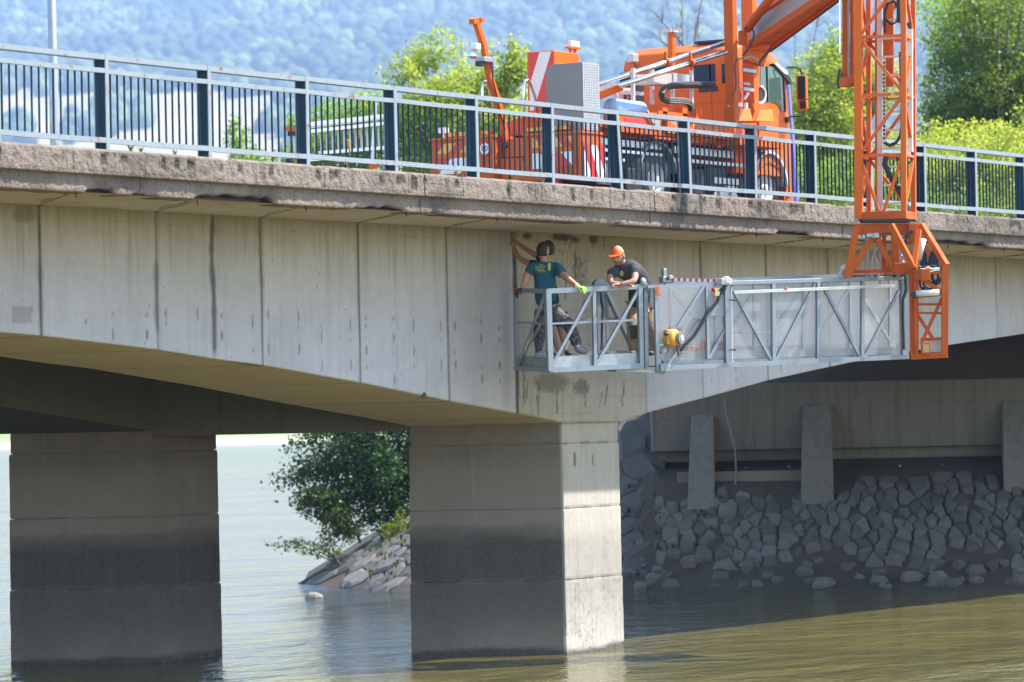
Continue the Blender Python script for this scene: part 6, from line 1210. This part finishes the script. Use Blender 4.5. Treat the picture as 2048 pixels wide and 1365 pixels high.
# ================================================================ PEOPLE
def skinned(name, joints, edges, mat, parent, sub=2, root=0, label=None, attrs=None, smooth=True):
    """joints: list of (Vector, (rx, ry)); grown with a Skin modifier and frozen to one mesh"""
    me = bpy.data.meshes.new('tmp'); me.from_pydata([tuple(j[0]) for j in joints], edges, []); o = bpy.data.objects.new('tmp', me); COL.objects.link(o)
    m = o.modifiers.new('s', 'SKIN'); m.use_smooth_shade = True; m.branch_smoothing = .6
    for i, j in enumerate(joints):
        sv = me.skin_vertices[0].data[i]; sv.radius = j[1] if isinstance(j[1], tuple) else (j[1], j[1]); sv.use_root = (i == root)
    ss = o.modifiers.new('d', 'SUBSURF'); ss.levels = sub; ss.render_levels = sub
    dg = bpy.context.evaluated_depsgraph_get(); dg.update(); nm = bpy.data.meshes.new_from_object(o.evaluated_get(dg)); bpy.data.objects.remove(o)
    a = np.zeros(len(nm.vertices) * 3, np.float32); nm.vertices.foreach_get('co', a); a = a.reshape(-1, 3); c = (a.min(0) + a.max(0)) / 2
    nm.vertices.foreach_set('co', (a - c).ravel()); nm.materials.clear(); nm.materials.append(mat); nm.polygons.foreach_set('use_smooth', [smooth] * len(nm.polygons)); nm.name = name; nm.update()
    return put(name, nm, V(c.tolist()), parent, label)
def chain(*pts): return list(pts)
def clothmat(name, col, camo=None, dark=None):
    s = NT(name); p = s.pos(); f = s.noise(s.mapped(p, (1, 1, .5)), 9, 4, .6, 1.2); c = s.mix(s.ramp(f, .35, .7, 0, .45), col, tuple(x * .45 for x in col))
    if camo:
        c = s.mix(s.ramp(s.noise(p, 11, 3, .6, .8), .5, .52), col, camo); c = s.mix(s.ramp(s.noise(s.mapped(p, (1, 1, 1), 0, (3, 5, 1)), 14, 3, .6, .8), .55, .57), c, dark)
    s.set(s.b.inputs['Base Color'], c); s.b.inputs['Roughness'].default_value = .85; s.set(s.b.inputs['Normal'], s.bump(s.noise(s.mapped(p, (1, 1, .45)), 13, 3, .5, 1.5), .7, .03)); return s.mat
skin = flat('skin', (.47, .24, .165), .55); hairm = flat('dark_hair', (.018, .014, .012), .7)
teal = clothmat('teal_shirt', (.012, .095, .155)); navy = clothmat('navy_shirt', (.012, .016, .035)); coal = clothmat('charcoal_shirt', (.05, .05, .06)); beige = clothmat('beige_trousers', (.38, .27, .18)); camo = clothmat('camouflage_trousers', (.13, .12, .125), (.06, .055, .06), (.025, .025, .03))
neon = flat('neon_glove', (.45, .95, .08), .6); M['capo'] = flat('orange_cap', (.95, .16, .02), .6); M['refl'] = flat('reflective_grey', (.45, .45, .45), .4)

def hand(wrist, palm_dir, fdir, nrm, name, mat, parent, curl=.9, s=1.0, thumb_side=1):
    """palm plus five separate bent fingers grown from inside the palm"""
    pd_, fd, n = V(palm_dir).normalized(), V(fdir).normalized(), V(nrm).normalized(); side = pd_.cross(n).normalized(); w = V(wrist)
    J = [(w, .024 * s), (w + pd_ * .045 * s, (.036 * s, .018 * s)), (w + pd_ * .085 * s, (.036 * s, .016 * s))]; E = [(0, 1), (1, 2)]
    for k, (o, l) in enumerate(((-.030, .068), (-.010, .078), (.011, .073), (.031, .058))):
        b = w + pd_ * .088 * s + side * o * s; d1 = (pd_ * (1 - curl * .5) + fd * curl * .5).normalized(); d2 = (pd_ * (1 - curl) + fd * curl).normalized(); d3 = (fd * 1.0 - n * curl * .6).normalized()
        p1, p2, p3 = b + d1 * l * .45 * s, b + d1 * l * .45 * s + d2 * l * .35 * s, b + d1 * l * .45 * s + d2 * l * .35 * s + d3 * l * .3 * s
        i = len(J); J += [(b, .0095 * s), (p1, .009 * s), (p2, .0085 * s), (p3, .007 * s)]; E += [(2, i), (i, i + 1), (i + 1, i + 2), (i + 2, i + 3)]
    ts = side * -.034 * thumb_side * s; i = len(J); J += [(w + pd_ * .035 * s + ts, .012 * s), (w + pd_ * .065 * s + ts * 1.5 - n * .015 * s, .0105 * s), (w + pd_ * .095 * s + ts * 1.4 - n * .035 * s, .009 * s)]; E += [(1, i), (i, i + 1), (i + 1, i + 2)]
    return skinned(name, J, E, mat, parent, 1)

def head(c, face, up, parent, r=.098, hair=None, cap=None, beard=False):
    """head mesh with brow, nose, mouth, chin, ears; face = looking direction"""
    f, u = V(face).normalized(), V(up).normalized(); sd = u.cross(f).normalized(); u = f.cross(sd).normalized()
    if u.dot(V(up)) < 0: u = -u; 
    n, m = 26, 20; vs = []; fs = []
    for j in range(m + 1):
        t = math.pi * j / m
        for i in range(n):
            p = 2 * math.pi * i / n; x = math.sin(t) * math.cos(p); y = math.sin(t) * math.sin(p); z = math.cos(t)   # x forward, y side
            k = 1.0; zz = z * 1.28; w = .80
            if z < -.1: w *= 1 - .30 * (-z - .1); 
            xx = x * (1.02 + (.06 if z < -.3 and x > 0 else 0))
            if x > .55: xx -= (x - .55) * .22
            g = lambda a, b, sa, sb: math.exp(-((y - a) / sa) ** 2 - ((z - b) / sb) ** 2) * (x > 0)
            xx += .26 * g(0, -.16, .13, .17) + .07 * g(0, .12, .5, .10) - .11 * g(.34, .0, .16, .10) - .11 * g(-.34, .0, .16, .10) + .05 * g(0, -.50, .22, .05) + .05 * g(0, -.60, .2, .05) - .05 * g(0, -.55, .2, .03) + .08 * g(0, -.82, .25, .14)
            vs.append(V(c) + (f * xx + sd * y * w + u * zz * .98) * r)
    for j in range(m):
        for i in range(n): i2 = (i + 1) % n; fs.append((j * n + i, (j + 1) * n + i, (j + 1) * n + i2, j * n + i2))
    mb = MB(); mb.add(vs, fs)
    for s_ in (-1, 1): mb.ball(V(c) + sd * s_ * r * .84 - u * r * .08 - f * r * .05, (r * .22, r * .10, r * .30), 8, 6, (f, sd, u))
    h = mb.build('head', skin, parent, smooth=True)
    e = MB()
    for s_ in (-1, 1): e.ball(V(c) + f * r * .83 + sd * s_ * r * .30 + u * 0, (r * .05, r * .11, r * .06), 8, 6, (f, sd, u))
    e.build('eyes', hairm, h); e = MB()
    for s_ in (-1, 1): e.bar(V(c) + f * r * .93 + sd * s_ * r * .16 + u * r * .17, V(c) + f * r * .86 + sd * s_ * r * .46 + u * r * .15, r * .06, r * .07)
    e.build('eyebrows', hairm, h)
    def shell(name, mat, keep, k, par=h):
        idx = {}; v2 = []; f2 = []
        for fc in fs:
            ce = sum((vs[q] for q in fc), V((0, 0, 0))) / 4 - V(c); L = (ce.dot(f) / r, ce.dot(sd) / r, ce.dot(u) / r)
            if keep(*L):
                g = []
                for q in fc:
                    if q not in idx: idx[q] = len(v2); v2.append(V(c) + (vs[q] - V(c)) * k)
                    g.append(idx[q])
                f2.append(tuple(g))
        mb = MB(); mb.add(v2, f2); o = mb.build(name, mat, par, smooth=True); so = o.modifiers.new('t', 'SOLIDIFY'); so.thickness = .008; return o
    if hair == 'short': shell('hair', hairm, lambda x, y, z: z > .55 or (x < .2 and z > -.80) , 1.035)
    if beard: shell('beard', flat('stubble', (.21, .11, .075), .8), lambda x, y, z: z < -.62 and x > 0, 1.03)
    if cap:
        cm, fd = cap; cp = shell('cap', cm, lambda x, y, z: z > .26, 1.07, h); b = MB(); pts = []
        for a in [k * .26 - 1.3 for k in range(11)]: pts.append(V(c) + V(fd) * r * (1.0 + .5 * math.cos(a)) * 1.0 + sd * r * .82 * math.sin(a) + u * r * (.38 - .12 * math.cos(a)))
        b.prism([V(c) + u * r * .36 - sd * r * .8 + V(fd) * r * .4] + pts + [V(c) + u * r * .36 + sd * r * .8 + V(fd) * r * .4], u * -.008); b.build('cap_peak', cm, h)
        if cm is M['capo']: shell('reflective_band', M['refl'], lambda x, y, z: z > .3 and -.25 < x < .12, 1.09, h)
    return h
def Q(x, y, Z): return PZ(x, y, Z)
away = D_; left = -R_
# --- man in the teal shirt, back to the camera, hands on both rails ---
p1 = thing('person', Q(1100, 712, 60.05), 'man in teal T-shirt and camouflage trousers seen from behind, gloved hands on the rails', 'person')
J = [(Q(1094, 618, 60.02), .105), (Q(1092, 590, 60.05), (.135, .10)), (Q(1090, 560, 60.08), (.14, .09)), (Q(1088, 540, 60.1), (.11, .07)), (Q(1087, 521, 60.1), .055), (Q(1087, 508, 60.1), .055),
     (Q(1064, 534, 60.05), .062), (Q(1053, 553, 60.02), .060), (Q(1050, 567, 59.98), .052), (Q(1042, 577, 59.98), .034),
     (Q(1112, 535, 60.02), .062), (Q(1127, 551, 59.9), .060), (Q(1137, 559, 59.8), .052), (Q(1153, 571, 59.72), .033),
     (Q(1082, 628, 60.05), .09), (Q(1081, 668, 60.1), .062), (Q(1082, 704, 60.12), .045), (Q(1108, 628, 60.0), .09), (Q(1140, 653, 59.95), .062), (Q(1155, 690, 59.95), .045)]
E1 = [(0, 1), (1, 2), (2, 3), (3, 4), (4, 5), (3, 6), (6, 7), (7, 8), (8, 9), (3, 10), (10, 11), (11, 12), (12, 13), (0, 14), (14, 15), (15, 16), (0, 17), (17, 18), (18, 19)]
skinned('body', J, E1, skin, p1)
sh = skinned('shirt', [(Q(1092, 620, 60.03), (.175, .145)), (Q(1091, 585, 60.05), (.18, .14)), (Q(1090, 560, 60.08), (.205, .145)), (Q(1088, 540, 60.1), (.19, .13)), (Q(1087, 525, 60.1), (.10, .085)), (Q(1065, 533, 60.05), .105), (Q(1052, 551, 60.02), .085), (Q(1112, 534, 60.02), .108), (Q(1128, 551, 59.9), .082)],
    [(0, 1), (1, 2), (2, 3), (3, 4), (3, 5), (5, 6), (3, 7), (7, 8)], teal, p1)
skinned('trousers', [(Q(1094, 602, 60.02), (.165, .14)), (Q(1083, 630, 60.05), .125), (Q(1079, 668, 60.1), .10), (Q(1082, 716, 60.12), .085), (Q(1110, 630, 60.0), .13), (Q(1139, 650, 59.95), .105), (Q(1157, 696, 59.95), .088)], [(0, 1), (1, 2), (2, 3), (0, 4), (4, 5), (5, 6)], camo, p1)
mb = MB(); mb.tube([Q(1075, 606, 59.92), Q(1094, 609, 59.86), Q(1114, 605, 59.92)], .022, 6); mb.build('belt', M['black'], p1)
head(Q(1086, 502, 60.12), (D_ * .75 + R_ * .65), Z_, p1, .108, hair='short')
for nm, pts in (('left_boot', [(1083, 706, 60.1), (1080, 711, 59.98), (1074, 713, 59.85)]), ('right_boot', [(1153, 688, 59.95), (1157, 700, 59.93), (1176, 704, 59.9)])):
    skinned('boot', [(Q(*pts[0]), .075), (Q(*pts[1]), (.075, .065)), (Q(*pts[2]), (.065, .048))], [(0, 1), (1, 2)], flat('grey_boot', (.23, .24, .24), .7), p1, 2)
hand(Q(1042, 576, 59.98), -Z_ * .5 - R_ * .5 - D_ * .5, -Z_, -D_, 'glove', M['black'], p1, .8, 1.15)
hand(Q(1154, 572, 59.72), R_ * .9 - Z_ * .35 - D_ * .2, -Z_, Z_ * .6 - D_ * .6, 'glove', neon, p1, .9, 1.15, -1)
mb = MB(); mb.tube([Q(1151, 569, 59.7), Q(1156, 573.5, 59.7)], .036, 8); mb.build('cuff', M['white'], p1)
for i, (x0, x1, y) in enumerate(((1074, 1090, 530.5), (1070, 1092, 534), (1071, 1090, 537.5), (1069, 1090, 541), (1078, 1092, 543.6))):
    t_ = text(['TEAM', 'STAVEBNE', 'PRACE A', 'SANACIE', 'BETON'][i], .034 if i else .026, Q((x0 + x1) / 2, y, 59.885), R_, Z_, flat('yellow_print', (.45, .5, .04), .7) if i == 0 else bpy.data.materials['yellow_print'], sh, 'shirt_print', .001)
mb = MB(); mb.obox(Q(1098.5, 534, 59.89), R_ * .02, D_ * .003, Z_ * .054); mb.build('printed_bar', bpy.data.materials['yellow_print'], sh)
# --- man behind him, black cap, arms raised to the joint ---
p2 = thing('person', Q(1112, 708, 60.75), 'man in black cap, navy shirt and shorts reaching up to the girder joint', 'person')
J = [(Q(1108, 625, 60.7), .105), (Q(1103, 592, 60.7), (.13, .10)), (Q(1099, 560, 60.7), (.15, .10)), (Q(1096, 538, 60.72), (.13, .09)), (Q(1097, 522, 60.75), .055), (Q(1098, 508, 60.75), .055),
     (Q(1072, 530, 60.75), .058), (Q(1048, 524, 60.95), .047), (Q(1036, 514, 61.1), .042), (Q(1027, 494, 61.3), .030),
     (Q(1082, 517, 60.95), .055), (Q(1062, 505, 61.05), .045), (Q(1046, 494, 61.2), .040), (Q(1030, 482, 61.38), .028),
     (Q(1103, 634, 60.7), .085), (Q(1107, 668, 60.6), .060), (Q(1118, 704, 60.65), .040), (Q(1118, 634, 60.75), .085), (Q(1124, 668, 60.75), .058), (Q(1132, 702, 60.8), .040)]
skinned('body', J, E1, skin, p2)
skinned('shirt', [(Q(1106, 615, 60.7), (.15, .12)), (Q(1101, 575, 60.7), (.165, .12)), (Q(1097, 543, 60.72), (.16, .11)), (Q(1097, 529, 60.74), (.075, .07)), (Q(1074, 529, 60.75), .075), (Q(1060, 527, 60.85), .066), (Q(1084, 519, 60.93), .072), (Q(1074, 511, 61.0), .062)], [(0, 1), (1, 2), (2, 3), (2, 4), (4, 5), (2, 6), (6, 7)], navy, p2)
skinned('shorts', [(Q(1108, 622, 60.7), (.13, .12)), (Q(1102, 640, 60.68), .105), (Q(1105, 659, 60.62), .10), (Q(1119, 638, 60.76), .105), (Q(1123, 658, 60.76), .095)], [(0, 1), (1, 2), (0, 3), (3, 4)], navy, p2)
head(Q(1097, 499, 60.78), (-R_ * .5 + D_ * .85 + Z_ * .2), Z_, p2, .104, hair='short', cap=(M['black'], (D_ * .9 + R_ * .3 - Z_ * .1).normalized()))
for a, b in (((1117, 706, 60.65), (1108, 709, 60.45)), ((1132, 705, 60.8), (1140, 708, 60.6))): skinned('shoe', [(Q(*a), .045), (Q(*b), (.048, .035))], [(0, 1)], M['black'], p2, 2)
hand(Q(1027, 494, 61.3), Z_ * .8 + D_ * .4 - R_ * .1, Z_ * .4 + D_ * .8, -D_, 'hand', skin, p2, .7, 1.05); hand(Q(1030, 482, 61.38), Z_ * .9 + D_ * .2 - R_ * .2, Z_ * .3 + D_ * .6 - R_ * .5, -D_, 'hand', skin, p2, .8, 1.05, -1)
mb = MB(); mb.bar(Q(1024, 482, 61.45), Q(1023, 466, 61.5), .03, .04); mb.bar(Q(1019, 463, 61.5), Q(1028, 463, 61.5), .03, .03); mb.build('joint_tool', M['galv'], label='small steel tool held up against the vertical girder joint', cat='tool')
# --- man in the orange cap leaning on the rail ---
p3 = thing('person', Q(1280, 706, 60.6), 'man in orange cap and charcoal T-shirt leaning with folded forearms on the platform rail', 'person')
J = [(Q(1285, 606, 60.75), .115), (Q(1282, 580, 60.65), (.14, .10)), (Q(1271, 553, 60.45), (.14, .09)), (Q(1254, 539, 60.25), (.10, .07)), (Q(1245, 526, 60.15), .055), (Q(1241, 518, 60.1), .058),
     (Q(1228, 541, 60.25), .055), (Q(1219, 556, 60.1), .054), (Q(1222, 567, 59.98), .046), (Q(1250, 570, 59.92), .032),
     (Q(1266, 538, 60.12), .055), (Q(1271, 552, 59.98), .058), (Q(1267, 564, 59.9), .050), (Q(1240, 569, 59.86), .032),
     (Q(1272, 616, 60.7), .098), (Q(1267, 660, 60.45), .068), (Q(1270, 700, 60.6), .046), (Q(1294, 616, 60.8), .098), (Q(1302, 660, 60.7), .066), (Q(1306, 700, 60.85), .046)]
skinned('body', J, E1, skin, p3)
sh = skinned('shirt', [(Q(1274, 622, 60.7), (.20, .16)), (Q(1283, 580, 60.63), (.225, .16)), (Q(1275, 551, 60.42), (.25, .16)), (Q(1258, 536, 60.22), (.22, .135)), (Q(1247, 527, 60.13), (.12, .09)), (Q(1229, 539, 60.22), .115), (Q(1217, 553, 60.12), .092), (Q(1268, 533, 60.12), .13), (Q(1271, 553, 59.98), .10)],
    [(0, 1), (1, 2), (2, 3), (3, 4), (3, 5), (5, 6), (3, 7), (7, 8)], coal, p3)
tr = skinned('trousers', [(Q(1286, 596, 60.75), (.19, .15)), (Q(1270, 620, 60.7), .135), (Q(1267, 662, 60.45), .115), (Q(1270, 712, 60.6), .10), (Q(1296, 620, 60.8), .135), (Q(1304, 662, 60.7), .11), (Q(1308, 712, 60.85), .095)], [(0, 1), (1, 2), (2, 3), (0, 4), (4, 5), (5, 6)], beige, p3)
mb = MB(); mb.prism([Q(1258, 651, 60.32), Q(1279, 650, 60.32), Q(1278, 676, 60.34), Q(1262, 679, 60.34)], D_ * .03); mb.build('knee_pad', M['black'], tr, bevel=.01)
head(Q(1236, 512, 60.02), (-R_ * .45 - D_ * .82 - Z_ * .25), Z_, p3, .112, hair='short', cap=(M['capo'], (-R_ * .5 - D_ * .8 - Z_ * .25).normalized()), beard=True)
for a, b in (((1270, 704, 60.6), (1262, 708, 60.35)), ((1306, 704, 60.85), (1300, 708, 60.6))): skinned('boot', [(Q(*a), .055), (Q(*b), (.055, .04))], [(0, 1)], flat('brown_boot', (.10, .07, .05), .7), p3, 2)
hand(Q(1249, 570, 59.92), R_ * .9 - D_ * .3, -Z_ * .6 - D_ * .4, Z_, 'hand', skin, p3, .7, 1.08); hand(Q(1241, 569, 59.86), -R_ * .9 - D_ * .3, -Z_ * .6 - D_ * .4, Z_, 'hand', skin, p3, .7, 1.08, -1)
mb = MB(); mb.ball(Q(1243, 548, 60.0), (.028, .006, .045), 8, 6, (R_, D_, Z_)); mb.build('chest_emblem', flat('faint_gold', (.22, .19, .10), .8), sh)
